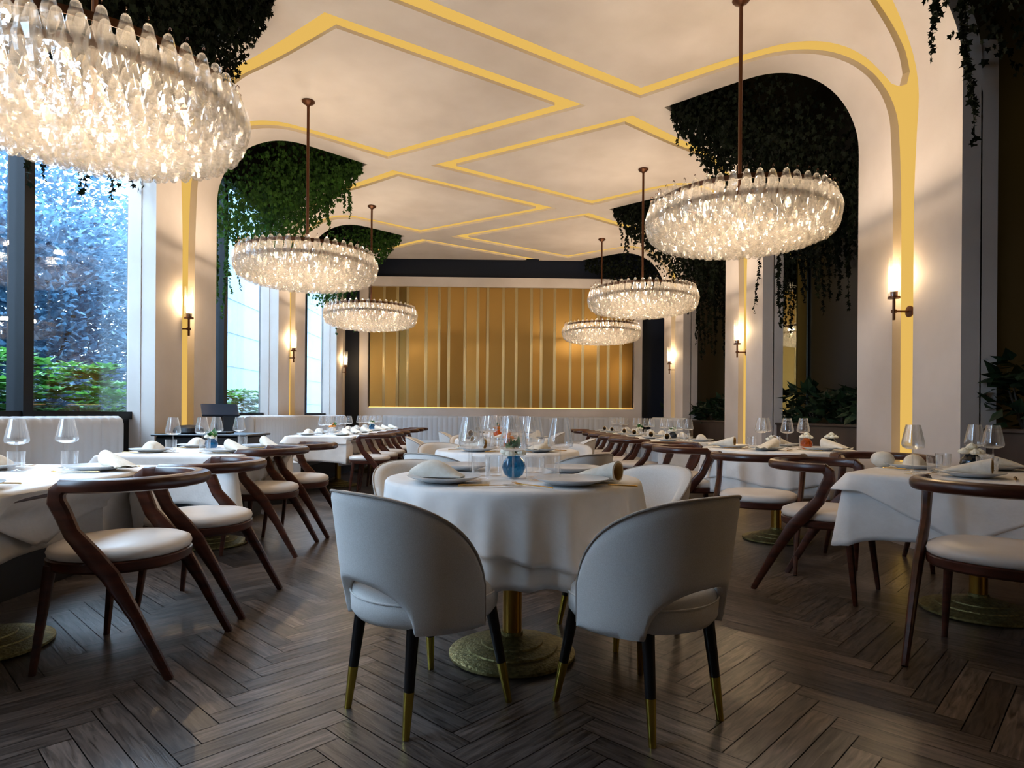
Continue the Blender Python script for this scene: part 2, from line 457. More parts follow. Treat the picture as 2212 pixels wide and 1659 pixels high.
# closing walls and plenum
struct('wall_right_outer', MB().box(3.84, 4.0, Y0, 14.0, 0, 5.0), M['dark'])
struct('wall_back', MB().box(-3.75, 4.0, Y0 - .2, Y0, 0, 5.0), M['void'])
struct('wall_far', MB().box(-3.75, 4.0, 14.0, 14.15, 0, 5.0), M['navy'])
struct('ceiling_void', MB().box(-3.75, 4.0, Y0, 14.1, 5.0, 5.1), M['void'])
pl = MB()
pl.box(-3.42, -1.0, Y0 - .1, Y0, ZC, 5.0)
struct('trim_3', pl, M['void'])
# mirrors in the right hand niches
tag(MB().box(3.80, 3.82, 7.84, 8.82, .95, 4.1).build('wall_mirror', M['mirror'], smooth=0), 'tall mirror behind the second right pillar reflecting a chandelier and the brass wall', 'mirror', 'niche mirrors')
tag(MB().box(3.80, 3.82, 4.90, 5.85, .95, 4.1).build('wall_mirror', M['mirror'], smooth=0), 'narrow tall mirror strip at the far right edge beside the nearest pillar', 'mirror', 'niche mirrors')
for i, (y, lb) in enumerate(((7.86, 0), (8.33, 0), (5.36, 0))):
    pass
tag(MB().box(3.35, 3.80, 1.0, 13.9, 0, .92).bbox(3.33, 3.82, .98, 13.92, .9, .93, .008).build('planter_bench', M['planter'], smooth=30), 'long low brown planter running behind the right hand pillars', 'planter')

# far wall: plaster surround with brass feature panel
YF = 13.6
fr = MB()
XA, XB, ZT_, ZB_ = -2.94, 3.06, 3.9, 0.93
GA, GB, GT, GBt = -2.76, 2.90, 3.70, 1.13
fr.box(XA, GA, YF, 14.0, 0, ZT_); fr.box(GB, XB, YF, 14.0, 0, ZT_); fr.box(GA, GB, YF, 14.0, GT, ZT_); fr.box(GA, GB, YF, 14.0, 0, GBt)
struct('trim_4', fr, M['plaster'])
fw = empty('brass_feature_wall', (0, YF + .08, GBt)); tag(fw, 'wide brushed brass feature wall of vertical panels at the far end', 'wall panel')
sx = [828, 857, 879, 919, 947, 968, 1003, 1031, 1052, 1086, 1114, 1146.5, 1168, 1197, 1231, 1258, 1291, 1313, 1340]
def px2x(px, Y): return Y * math.tan(math.atan((px - 1106 + .1) / F) + YAW)
xs = [px2x(p, YF + .06) for p in sx]
ed = [GA] + xs + [GB]
for i in range(len(ed) - 1):
    a, b_ = ed[i] + .03, ed[i + 1] - .03; tl = random.uniform(-.012, .012)
    q = MB(); q.add([(a, tl, 0), (b_, -tl, 0), (b_, -tl, GT - GBt), (a, tl, GT - GBt), (a, .1, 0), (b_, .1, 0), (b_, .1, GT - GBt), (a, .1, GT - GBt)], [(0, 1, 2, 3), (4, 7, 6, 5), (0, 4, 5, 1), (3, 2, 6, 7), (0, 3, 7, 4), (1, 5, 6, 2)])
    q.build('brass_sheet', M['sheet'], fw, 0)
for x in xs:
    q = MB(); n = 4
    for k in range(n):
        xc = x - .030 + .06 * (k + .5) / n; r = .06 / n / 2
        q.rings([[(xc + r * math.cos(a), -.004 - r * math.sin(a), z) for a in [PI * j / 6 for j in range(7)]] for z in (0, GT - GBt)], cap=False, closed=False)
    q.build('fluted_strip', M['flute'], fw)
lg = emis('warm ledge light', (1.0, .62, .2, 1), 2.2)
tag(MB().box(GA + .02, GB - .02, YF + .035, YF + .06, GBt + .004, GBt + .014).build('ledge_light', lg, smooth=0), 'thin warm light strip along the ledge under the brass wall', 'light')

# ------------------------------------------------------------------ sconces
def make_sconce():
    r = empty('wall_sconce'); r['category'] = 'wall lamp'    # +X points away from the wall
    MB().lathe([(.0, 0), (.045, 0), (.045, .012), (.03, .016)], 20).build('wall_plate', M['bronze'], r).rotation_euler = (0, PI / 2, 0)
    MB().tube([(0.01, 0, 0), (.13, 0, 0)], .008).build('arm', M['bronze'], r)
    MB().lathe([(.006, -.07), (.011, -.068), (.011, .10), (.006, .102)], 12, (.13, 0, 0)).lathe([(.02, -.012), (.02, .012)], 12, (.13, 0, .0)).build('stem', M['bronze'], r)
    MB().lathe([(.012, .098), (.045, .10), (.045, .115), (.027, .117), (.027, .155), (.022, .155)], 20, (.13, 0, 0)).build('cup', M['bronze'], r)
    MB().lathe([(.008, .15), (.021, .155), (.023, .20), (.018, .235), (.004, .245)], 16, (.13, 0, 0)).build('bulb', M['sconce_bulb'], r)
    MB().lathe([(.041, .115), (.041, .42)], 24, (.13, 0, 0), cap=False).build('glass_tube', M['glass'], r)
    return r
SK = Kind(make_sconce())
def plight(name, loc, power, col, rad=.03):
    l = bpy.data.lights.new(name, 'POINT'); l.energy = power; l.color = col; l.shadow_soft_size = rad
    o = bpy.data.objects.new(name, l); C.objects.link(o); o.location = loc; return o
for sg, c, lb in ((1, 4.98, 'on the nearest right pillar'), (1, 8.29, 'on the second right pillar'), (1, 11.6, 'on the farthest right pillar'), (-1, 6.5, 'on the nearest left pillar'), (-1, 9.8, 'on the second left pillar'), (-1, 13.1, 'on the last left pillar by the brass wall')):
    SK.put((sg * 3.238, c, 1.835), 0 if sg < 0 else PI, 'bronze sconce with clear glass tube ' + lb, 'pillar sconces')
    plight('sconce_lamp', (sg * (3.238 - .13), c, 2.12), 9, (1, .70, .38), .02)

# ------------------------------------------------------------------ chandeliers
def drop_mb(mb, x, y, z, s=1.0, ang=0.0, n=6):
    prof = [(.009, 0), (.022, .012), (.036, .066), (.035, .088), (.021, .145), (.011, .158)]
    mb.lathe([(r * s, h * s) for r, h in prof], n, (x, y, z), ph=ang)
def make_chandelier():
    r = empty('chandelier'); r['category'] = 'chandelier'     # origin at the ceiling
    zz = -ZC
    MB().lathe([(.0, 0), (.062, 0), (.066, -.012), (.05, -.03), (.022, -.045), (.014, -.06)], 24).build('ceiling_rose', M['bronze'], r)
    MB().tube([(0, 0, -.05), (0, 0, 2.48 + zz)], .0145, 10).build('rod', M['bronze'], r)
    f = MB()
    for rad, z in ((.63, 2.60), (.60, 2.50)):
        a_ = [2 * PI * i / 48 for i in range(48)]
        f.rings([[(rr * math.cos(a), rr * math.sin(a), z + h + zz) for a in a_] for rr, h in ((rad, 0), (rad + .006, 0), (rad + .006, .035), (rad, .035), (rad, 0))], cap=False)
    for k in range(6):
        a = k * PI / 3; f.tube([(.01 * math.cos(a), .01 * math.sin(a), 2.49 + zz), (.60 * math.cos(a), .60 * math.sin(a), 2.52 + zz)], .006, 6)
        f.tube([(.603 * math.cos(a), .603 * math.sin(a), 2.50 + zz), (.632 * math.cos(a), .632 * math.sin(a), 2.60 + zz)], .005, 6)
    f.build('ring_frame', M['bronze'], r)
    proto = MB(); drop_mb(proto, 0, 0, 0)
    pm = proto.build('glass_drop', M['drop'], r, 0)
    hook = MB().tube([(0, 0, .155), (0, 0, .175), (.008, 0, .186), (.016, 0, .18), (.016, 0, .172)], .0022, 5).build('hook', M['bronze'], pm)
    pl_ = []
    n1 = 48
    for k in range(n1): pl_.append((.655, 2.497, 2 * PI * k / n1))
    n2 = 52
    for k in range(n2): pl_.append((.680, 2.435, 2 * PI * (k + .5) / n2))
    for i, (rad, z, a) in enumerate(pl_):
        if i == 0: o = pm
        else:
            o = pm.copy(); C.objects.link(o); o.parent = r
            if i < n1:
                h2 = hook.copy(); C.objects.link(h2); h2.parent = o
        o.location = (rad * math.cos(a), rad * math.sin(a), z + zz + random.uniform(-.003, .003)); o.rotation_euler = (0, random.uniform(-.05, .05), a + random.uniform(-.3, .3))
    st = MB()
    for rad, z, n in ((.672, 2.392, 54), (.65, 2.362, 52), (.61, 2.343, 48), (.56, 2.328, 44), (.50, 2.316, 40), (.44, 2.306, 35), (.38, 2.300, 30), (.32, 2.297, 25), (.26, 2.294, 20), (.20, 2.292, 16), (.14, 2.290, 11), (.08, 2.289, 6), (0.0, 2.288, 1)):
        for k in range(n):
            a = 2 * PI * (k + .5 * (int(rad * 100) % 2)) / n + random.uniform(-.02, .02)
            drop_mb(st, rad * math.cos(a), rad * math.sin(a), z + zz + random.uniform(-.006, .006), 1.0, random.random())
    o = st.build('lower_glass_drops', M['drop'], r, 0); o['kind'] = 'stuff'
    b_ = MB().lathe([(.004, -.03), (.014, -.025), (.021, 0), (.016, .03), (.006, .045)], 12).build('bulb', M['bulb'], r)
    for k in range(8):
        a = 2 * PI * (k + .3) / 8
        q = b_ if k == 0 else b_.copy()
        if k: C.objects.link(q); q.parent = r
        q.location = (.40 * math.cos(a), .40 * math.sin(a), 2.53 + zz)
    return r
CH = Kind(make_chandelier())
CHP = [(-2.0, 3.2, 'largest glass drop chandelier filling the top left corner'), (1.84, 4.88, 'large glass drop chandelier in front of the nearest right pillar'), (-1.97, 6.62, 'glass drop chandelier hanging before the second left window, second on the left row'),
       (1.86, 8.28, 'glass drop chandelier, middle of the three on the right row'), (-1.97, 9.93, 'farthest glass drop chandelier on the left row, by the brass wall'), (1.86, 11.6, 'smallest glass drop chandelier, farthest on the right row')]
for x, y, lb in CHP:
    CH.put((x, y, ZC), random.random(), lb, 'glass drop chandeliers')
    for k in range(5):
        a = 2 * PI * k / 5 + .5
        plight('chandelier_lamp', (x + .36 * math.cos(a), y + .36 * math.sin(a), 2.60), 11.5, (1, .80, .58), .05)

# ------------------------------------------------------------------ chairs
def sweep(mb, pts, secs, n=10, up=(0, 0, 1), e=.75): return mb.tube(pts, secs, n, True, up, e)
def make_wood_chair():
    r = empty('wooden_armchair'); r['category'] = 'chair'
    half = [(.278, -.125), (.285, -.08), (.287, -.03), (.280, .03), (.258, .095), (.215, .15), (.15, .195), (.075, .22), (0, .228)]
    pts = [(-x, y) for x, y in half] + [(x, y) for x, y in reversed(half[:-1])]
    P3, sec = [], []
    for x, y in pts:
        k = max(0, min(1, (y + .155) / .38)); P3.append((x, y, .722 + .004 * k)); sec.append((.022 + .016 * k, .027))
    sweep(MB(), P3, sec, 12).build('back_rail', M['wood'], r)
    for sx in (-1, 1):
        L = [(.278, -.07, .724), (.278, -.118, .720), (.278, -.142, .700), (.277, -.145, .665), (.275, -.122, .62), (.272, -.09, .545), (.270, -.02, .465), (.268, .05, .385), (.267, .14, .24), (.266, .27, 0)]
        sweep(MB(), [(sx * a, b, c) for a, b, c in L], [(.026, .019), (.028, .021), (.031, .022), (.033, .021), (.032, .02), (.030, .019), (.036, .019), (.034, .019), (.025, .017), (.016, .013)], 10, (1, 0, 0)).build('leg', M['wood'], r)
        sweep(MB(), [(sx * .205, -.215, .41), (sx * .23, -.262, 0)], [(.021, .021), (.012, .012)], 10, (1, 0, 0)).build('leg', M['blackwood'] if 0 else M['wood'], r)
    sq = lambda a: 1.0 + .045 * (1 - math.cos(4 * a)) / 2
    f = MB(); g = []
    def ringq(rad, z): return [((rad * sq(2 * PI * i / 40)) * math.cos(2 * PI * i / 40), (rad * sq(2 * PI * i / 40)) * math.sin(2 * PI * i / 40) * .97 - .06, z) for i in range(40)]
    f.rings([ringq(.20, .385), ringq(.245, .385), ringq(.256, .395), ringq(.258, .425), ringq(.25, .43)]).build('seat_frame', M['wood'], r)
    MB().rings([ringq(.24, .428), ringq(.252, .434), ringq(.257, .45), ringq(.250, .468), ringq(.22, .481), ringq(.15, .489), ringq(.05, .492)]).build('seat', M['leather'], r, 60)
    return r
def make_white_chair():
    r = empty('upholstered_dining_chair'); r['category'] = 'chair'
    # seat pad
    MB().lathe([(.20, .325), (.235, .33), (.25, .35), (.253, .40), (.248, .408)], 40).lathe([(.248, .408), (.243, .43), (.22, .452), (.15, .468), (.03, .472)], 40).build('seat', M['weave'], r, 60)
    pr = [(.2525 * math.cos(2 * PI * i / 48), .2525 * math.sin(2 * PI * i / 48), .408) for i in range(49)]
    MB().tube(pr, .0035, 6, False).build('seat_piping', M['weave'], r)
    # wrap-around back shell with the arched cut-out
    T = math.radians(97); n = 56; mrow = 14
    def ztop(a): 
        u = min(1, abs(a) / T); return .33 + .425 * math.sqrt(max(0, 1 - u ** 2.5)) ** 1.0
    cut = math.radians(44)
    def zbot(a):
        u = abs(a) / cut
        return .318 + (.155 * (1 - u ** 2.2) ** .5 if u < 1 else 0)
    angs = sorted(set([T * (2 * i / n - 1) for i in range(n + 1)] + [s * cut * k for s in (-1, 1) for k in (.999, .97, .9)]))
    outer, inner = [], []
    for a in angs:
        zt, zb = ztop(a), zbot(a); zt = max(zt, zb + .015); ro, ri = [], []
        for j in range(mrow + 1):
            z = zb + (zt - zb) * j / mrow
            rad = .268 + .052 * max(0, (z - .33) / .43) ** 1.1; th = .022 + .024 * min(1, (zt - zb) / .3)
            if j in (0, mrow): th *= .55; 
            bul = .006 if 0 < j < mrow else 0
            sx = .96
            ro.append(((rad + bul) * math.sin(a) * sx, (rad + bul) * math.cos(a), z)); ri.append(((rad - th) * math.sin(a) * sx, (rad - th) * math.cos(a), z))
        outer.append(ro); inner.append(ri)
    q = MB(); loops = [o + list(reversed(i)) for o, i in zip(outer, inner)]
    q.rings(loops, cap=True).build('backrest', M['weave'], r, 75)
    pip = [(p[mrow][0] * 1.012, p[mrow][1] * 1.012, p[mrow][2] + .0) for p in outer]
    MB().tube(pip, .0042, 6).build('piping', M['piping'], r)
    for sx, sy, fx, fy in ((-.14, .165, -.158, .205), (.14, .165, .158, .205), (-.165, -.155, -.208, -.205), (.165, -.155, .208, -.205)):
        a = Vector((sx, sy, .335)); b = Vector((fx, fy, 0)); c = a.lerp(b, .58)
        l = MB().tube([a, c], [.021, .0165], 16).build('leg', M['blackwood'], r)
        MB().tube([c, b], [.0172, .0115], 16).build('brass_ferrule', M['brassleg'], l)
    return r
WC = Kind(make_wood_chair()); UC = Kind(make_white_chair())
def wood(x, y, f, lb, g): WC.put((x, y, 0), face_rz(*f), 'walnut armchair with cream seat ' + lb, g)
def white(x, y, f, lb): UC.put((x, y, 0), face_rz(*f), 'pale upholstered barrel chair with brass tipped legs ' + lb, 'barrel chairs at the middle tables')
TABZ = .735; SIDEZ = .71
C1 = (.065, 2.675); C2 = (.07, 4.72); C3 = (.07, 6.85); C4 = (.07, 8.95)
white(-.2475, 2.228, (.69, .72), 'front left with its back to the camera')
white(.494, 2.18, (-.544, .84), 'front right with its back to the camera')
white(-.30, 3.14, (.55, -.80), 'far left side of the front round table')
white(.58, 2.98, (-.88, -.50), 'far right side of the front round table')
white(-.30, 4.22, (.6, .78), 'near left side of the second round table')
white(.45, 4.27, (-.6, .78), 'near right side of the second round table')
white(-.34, 5.22, (.6, -.78), 'far left side of the second round table')
white(.46, 5.2, (-.6, -.78), 'far right side of the second round table')
white(-.66, 6.85, (1, .05), 'left side of the third round table')
white(.70, 6.7, (-1, .1), 'right side of the third round table')
white(-.25, 7.4, (.5, -.85), 'far side of the third round table')
white(-.5, 8.9, (1, 0), 'left side of the farthest round table')
white(.62, 9.0, (-1, 0), 'right side of the farthest round table')
g = 'walnut armchairs along the left tables'
wood(-1.49, 2.69, (-1, 0), 'nearest the camera on the left', g)
wood(-1.50, 3.40, (-1, 0), 'second from the camera on the left', g)
wood(-1.66, 4.73, (-1, 0), 'third along the left row', g)
wood(-1.62, 5.42, (-1, 0), 'fourth along the left row', g)
for i, y in enumerate((8.0, 8.62, 9.3, 10.35, 11.0, 11.65)):
    wood(-1.53, y, (-1, 0), ('first', 'second', 'third', 'fourth', 'fifth', 'last')[i] + ' of the six beyond the gap on the left row', g)
g = 'walnut armchairs along the right tables'
wood(2.02, 2.54, (.72, .70), 'nearest the camera on the right edge', g)
wood(1.87, 3.70, (.72, -.70), 'on the far left side of the nearest right table', g)
wood(2.62, 4.35, (-.2, -.98), 'behind the nearest right table by the pillar', g)
wood(1.78, 4.36, (.5, .86), 'near side of the round table on the right', g)
wood(1.55, 5.30, (1, -.1), 'left side of the round table on the right', g)
wood(1.62, 5.95, (.7, -.7), 'far left side of the round table on the right', g)
for i, (x, y) in enumerate(((1.50, 7.15), (1.50, 7.85), (1.50, 8.75), (1.50, 9.4), (1.50, 10.5), (1.50, 11.15))):
    wood(x, y, (1, 0), ('first', 'second', 'third', 'fourth', 'fifth', 'last')[i] + ' of the six along the far right tables', g)

# ------------------------------------------------------------------ tables and cloths
def make_round_base(name, rd, top, dz=0.0):
    r = empty(name); r['category'] = 'table'
    MB().lathe([(.0, 0.002), (.255, .002), (.262, .008), (.262, .018), (.245, .026), (.19, .036), (.187, .042), (.13, .055), (.127, .061), (.07, .075), (.046, .085), (.046, .10)], 56).build('base', M['oldbrass'], r)
    MB().lathe([(.042, .08), (.040, .10), (.040, .69 - dz)], 28).build('column', M['brass'], r)
    if top == 'round': MB().lathe([(.0, .688), (rd - .02, .688), (rd, .693), (rd, .722), (rd - .01, .726)], 48).build('table_top', M['wood'], r)
    else: MB().bbox(-top[0] / 2, top[0] / 2, -top[1] / 2, top[1] / 2, .690 - dz, .722 - dz, .005).build('table_top', M['wood'], r)
    return r
def perim_round(R):
    return lambda u: ((R * math.cos(u), R * math.sin(u)), (math.cos(u), math.sin(u)), 0.0)
def perim_rect(w, h, cr=.03):
    # u 0..2pi mapped to arc length around a rounded rectangle; third value = cornerness
    a, b = w / 2 - cr, h / 2 - cr
    segs = [(2 * b, 's', (a + cr, -b), (0, 1), (1, 0)), (cr * PI / 2, 'c', (a, b), 0, None), (2 * a, 's', (a, b + cr), (-1, 0), (0, 1)), (cr * PI / 2, 'c', (-a, b), PI / 2, None),
            (2 * b, 's', (-a - cr, b), (0, -1), (-1, 0)), (cr * PI / 2, 'c', (-a, -b), PI, None), (2 * a, 's', (-a, -b - cr), (1, 0), (0, -1)), (cr * PI / 2, 'c', (a, -b), 1.5 * PI, None)]
    # give corners extra parameter share
    wts = [(.10 + sg[0] if sg[1] == 's' else .28) for sg in segs]; tot = sum(wts)
    def f(u):
        d = (u / (2 * PI)) % 1.0 * tot
        for sg, wt in zip(segs, wts):
            if d <= wt:
                k = d / wt
                if sg[1] == 's':
                    p = (sg[2][0] + sg[3][0] * sg[0] * k, sg[2][1] + sg[3][1] * sg[0] * k)
                    e = min(k, 1 - k) * sg[0]
                    return p, sg[4], math.exp(-(e / .09))
                an = sg[3] + PI / 2 * k
                return (sg[2][0] + cr * math.cos(an), sg[2][1] + cr * math.sin(an)), (math.cos(an), math.sin(an)), 1.0
            d -= wt
        return f(0)
    return f
def cloth_mesh(per, drop, flare, folds, amp, seed, ztop, n=192, rows=12, dropfn=None, push=None):
    rnd = random.Random(seed); phs = [(rnd.uniform(0, 2 * PI), rnd.uniform(.5, 1), k) for k in (folds, folds + 3, folds * 2 - 1)]
    mb = MB(); rg = []
    us = [2 * PI * i / n for i in range(n)]
    P_ = [per(u) for u in us]
    for sc_ in (.02, .5, .9, .985): rg.append([(p[0][0] * sc_, p[0][1] * sc_, ztop) for p in P_])
    rg.append([(p[0][0] + p[1][0] * .004, p[0][1] + p[1][1] * .004, ztop - .003) for p in P_])
    rg.append([(p[0][0] + p[1][0] * .011, p[0][1] + p[1][1] * .011, ztop - .013) for p in P_])
    for j in range(1, rows + 1):
        t = j / rows; row = []
        for u, (p, nn, cn) in zip(us, P_):
            wv = sum(w_ * math.cos(k * u + ph) for ph, w_, k in phs) / 2.0
            wv = wv if wv > 0 else wv * .45
            d = (drop + (dropfn(u, p, cn) if dropfn else 0))
            off = .011 + flare * t + amp * wv * t ** .75 + cn * .05 * t
            if push: off -= push(p) * min(1.0, d * t / .12)
            row.append((p[0] + nn[0] * off, p[1] + nn[1] * off, ztop - .013 - d * t * (1 + .03 * wv)))
        rg.append(row)
    mb.rings(rg, cap=False); mb.f.append(tuple(range(n - 1, -1, -1)))
    return mb
def put_cloth(mb, x, y, rz, label, group, name='tablecloth', cat='tablecloth'):
    o = mb.build(name, M['cloth'], smooth=60, loc=(x, y, 0)); o.rotation_euler = (0, 0, rz)
    sol = o.modifiers.new('thick', 'SOLIDIFY'); sol.thickness = .0015; sol.offset = 1
    return tag(o, label, cat, group)
RT = Kind(make_round_base('round_table', .51, 'round'))
tabs = []
for i, (c, lb) in enumerate(((C1, 'front round table'), (C2, 'second round table in the middle row'), (C3, 'third round table in the middle row'), (C4, 'farthest round table in the middle row'), ((2.27, 5.17), 'round table on the right side'))):
    RT.put((c[0], c[1], 0), 0, 'stepped brass pedestal table under the cloths of the ' + lb, 'round pedestal tables')
    R_ = .51 if i < 4 else .57
    if i < 4 and i != 0: R_ = .51
    put_cloth(cloth_mesh(perim_round(R_), .315, .004, 13, .034, 11 + i, TABZ), c[0], c[1], .4 + i, 'long white under cloth on the ' + lb, 'white under cloths', 'under_tablecloth')
    put_cloth(cloth_mesh(perim_round(R_ + .004), .225, .012, 13, .038, 11 + i, TABZ + .004, dropfn=lambda u, p, cn: .03 * math.cos(4 * u)), c[0], c[1], .4 + i, 'white top cloth with stitched hem on the ' + lb, 'white top cloths')
def rect_table(x0, x1, y0, y1, lb, rz=0.0, drop=.29, seats=()):
    cx, cy = (x0 + x1) / 2, (y0 + y1) / 2; w, h = x1 - x0, y1 - y0
    ex = w / 2 if x0 < 0 else -w / 2
    push = lambda p: max([0] + [.23 * math.exp(-((p[1] + cy - q) / .38) ** 6) for q in seats]) if abs(p[0] - ex) < .04 else 0
    r = make_round_base('rectangular_table', .5, (w - .03, h - .03), .025); r.location = (cx, cy, 0); r.rotation_euler = (0, 0, rz)
    tag(r, 'brass pedestal table under the cloth of the ' + lb, 'table', 'straight sided pedestal tables')
    put_cloth(cloth_mesh(perim_rect(w, h), drop, .0, 7, .012, hash(lb) % 97, SIDEZ, dropfn=lambda u, p, cn: .06 * cn, push=push), cx, cy, rz, 'white linen cloth hanging on the ' + lb, 'linen cloths on straight sided tables')
    # a second square laid across, its points hanging down the long sides
    def df(u, p, cn):
        return .17 - .55 * abs(abs(p[1]) - h * .02) * .9 if abs(p[0]) > w / 2 - .02 else -.02
    put_cloth(cloth_mesh(perim_rect(w + .008, h + .008), .10, .002, 7, .010, hash(lb) % 97, SIDEZ + .004, dropfn=lambda u, p, cn: max(-.03, df(u, p, cn)), push=lambda p: push(p) * .9), cx, cy, rz, 'white overlay cloth with a point hanging over the ' + lb, 'overlay cloths', 'overlay_tablecloth')
def hash(s): return sum(ord(c) * (i + 3) for i, c in enumerate(s))
rect_table(-2.62, -1.73, 2.02, 3.48, 'nearest left table', seats=(2.69, 3.40))
rect_table(-2.62, -1.73, 4.22, 5.60, 'second left table', seats=(4.73, 5.42))
rect_table(-2.62, -1.80, 7.95, 9.90, 'third left table', seats=(8.0, 8.62, 9.3))
rect_table(-2.62, -1.80, 10.15, 12.1, 'farthest left table', seats=(10.35, 11.0, 11.65))
rect_table(2.48 - .49, 2.48 + .49, 3.25 - .49, 3.25 + .49, 'nearest right table', PI / 4)
rect_table(1.70, 2.45, 6.80, 8.20, 'third right table', seats=(7.15, 7.85))
rect_table(1.70, 2.45, 8.45, 9.95, 'fourth right table', seats=(8.75, 9.4))
rect_table(1.70, 2.45, 10.2, 11.7, 'farthest right table', seats=(10.5, 11.15))

# ------------------------------------------------------------------ tableware prototypes
TZ = TABZ + .0105
def make_wine():
    r = empty('wine_glass'); r['category'] = 'glass'
    MB().lathe([(.0, .0), (.038, .001), (.038, .003), (.012, .005), (.004, .010)], 28).build('foot', M['glass'], r)
    MB().lathe([(.0042, .008), (.0032, .05), (.0034, .122)], 12).build('stem', M['glass'], r)
    MB().lathe([(.004, .122), (.026, .124), (.046, .132), (.0500, .143), (.0475, .162), (.039, .204), (.0305, .243), (.0297, .243), (.038, .204), (.0465, .162), (.0488, .144), (.045, .134), (.024, .1265), (.002, .1255)], 32, cap=False).build('bowl', M['glass'], r)
    return r
def make_tumbler():
    o = MB().lathe([(.0, 0), (.031, 0), (.034, .004), (.037, .088), (.0358, .088), (.0325, .012), (.0, .011)], 28, cap=False).build('tumbler', M['glass']); o['category'] = 'glass'; return o
def make_plate():
    o = MB().lathe([(.0, .002), (.075, .0), (.085, .004), (.135, .020), (.139, .0235), (.136, .0245), (.085, .010), (.07, .008), (.0, .008)], 48, wob=lambda a, r_: (.012 * math.sin(7 * a) if r_ > .1 else 0)).build('dinner_plate', M['china'], smooth=50); o['category'] = 'plate'; return o
def make_roll():
    r = empty('rolled_napkin'); r['category'] = 'napkin'
    # an open roll at one end flattening into a folded tail; axis along +X
    out, inn = [], []
    for k in range(13):
        t = k / 12; x = -.03 + .20 * t; w = .034 + .018 * t; h = .034 * (1 - t) ** .8 + .006
        out.append([(x, w * math.cos(a), h + h * math.sin(a)) for a in [2 * PI * i / 28 for i in range(28)]])
        if k < 7: inn.append([(x - .002 + (.002 if k else 0), (w - .007) * math.cos(a), h + (h - .007 if h > .012 else h * .3) * math.sin(a)) for a in [2 * PI * i / 28 for i in range(28)]])
    q = MB(); q.rings(out, cap=False); q.f.append(tuple(12 * 28 + i for i in range(28)))
    n0 = len(q.v); q.v += [p for p in inn[0]]
    for i in range(28): j = (i + 1) % 28; q.f.append((i, j, n0 + j, n0 + i))
    q.build('napkin_roll', M['napkin'], r, 60)
    MB().rings(inn, cap=False).build('napkin_lining', M['tan'], r, 60)
    fl = MB()
    fl.rings([[(x, -.045 + .09 * i / 8, .010 + .004 * math.sin(i + x * 60) + .010 * (x - .05)) for i in range(9)] for x in (.08, .12, .16, .20)] , cap=False, closed=False)
    fl.rings([[(x, -.055 + .10 * i / 8, .004 + .003 * math.sin(i * 1.7 + x * 50)) for i in range(9)] for x in (-.01, .05, .12, .19)], cap=False, closed=False)
    fl.build('napkin_tail', M['napkin'], r, 60)
    return r
def make_fold():
    r = MB(); n = 14; rg = []
    for k in range(11):
        t = k / 10; x = -.09 + .20 * t; hgt = .060 * math.sin(PI * min(1, .18 + t * .82)) ** 1.2 + .004
        rg.append([(x, .06 * math.cos(a) * (1 - .35 * t), .002 + hgt * max(0, math.sin(a)) ** .8) for a in [PI * i / n for i in range(n + 1)]])
    r.rings(rg, cap=False, closed=False); 
    r.f.append(tuple(range(n + 1))); r.f.append(tuple(10 * (n + 1) + i for i in range(n + 1)))
    o = r.build('folded_napkin', M['napkin'], smooth=60); o['category'] = 'napkin'; return o
def make_knife():
    r = MB(); r.tube([(-.11, 0, .004), (-.10, 0, .005), (-.0, 0, .004)], [(.003, .003), (.0055, .0032), (.004, .003)], 8)
    r.tube([(-.0, 0, .0035), (.06, .002, .0035), (.11, .002, .0035)], [(.007, .0012), (.0085, .001), (.002, .0006)], 8)
    o = r.build('table_knife', M['gold']); o['category'] = 'cutlery'; return o
def make_fork():
    r = MB(); r.tube([(-.11, 0, .004), (-.10, 0, .006), (.03, 0, .004), (.045, 0, .004), (.06, 0, .003)], [(.003, .002), (.005, .0022), (.0028, .002), (.010, .0016), (.011, .0014)], 8)
    for k in range(4): y = -.009 + .006 * k; r.tube([(.058, y, .003), (.085, y, .005), (.10, y, .009)], [(.0018, .0012), (.0016, .0011), (.0008, .0008)], 6)
    o = r.build('table_fork', M['gold']); o['category'] = 'cutlery'; return o
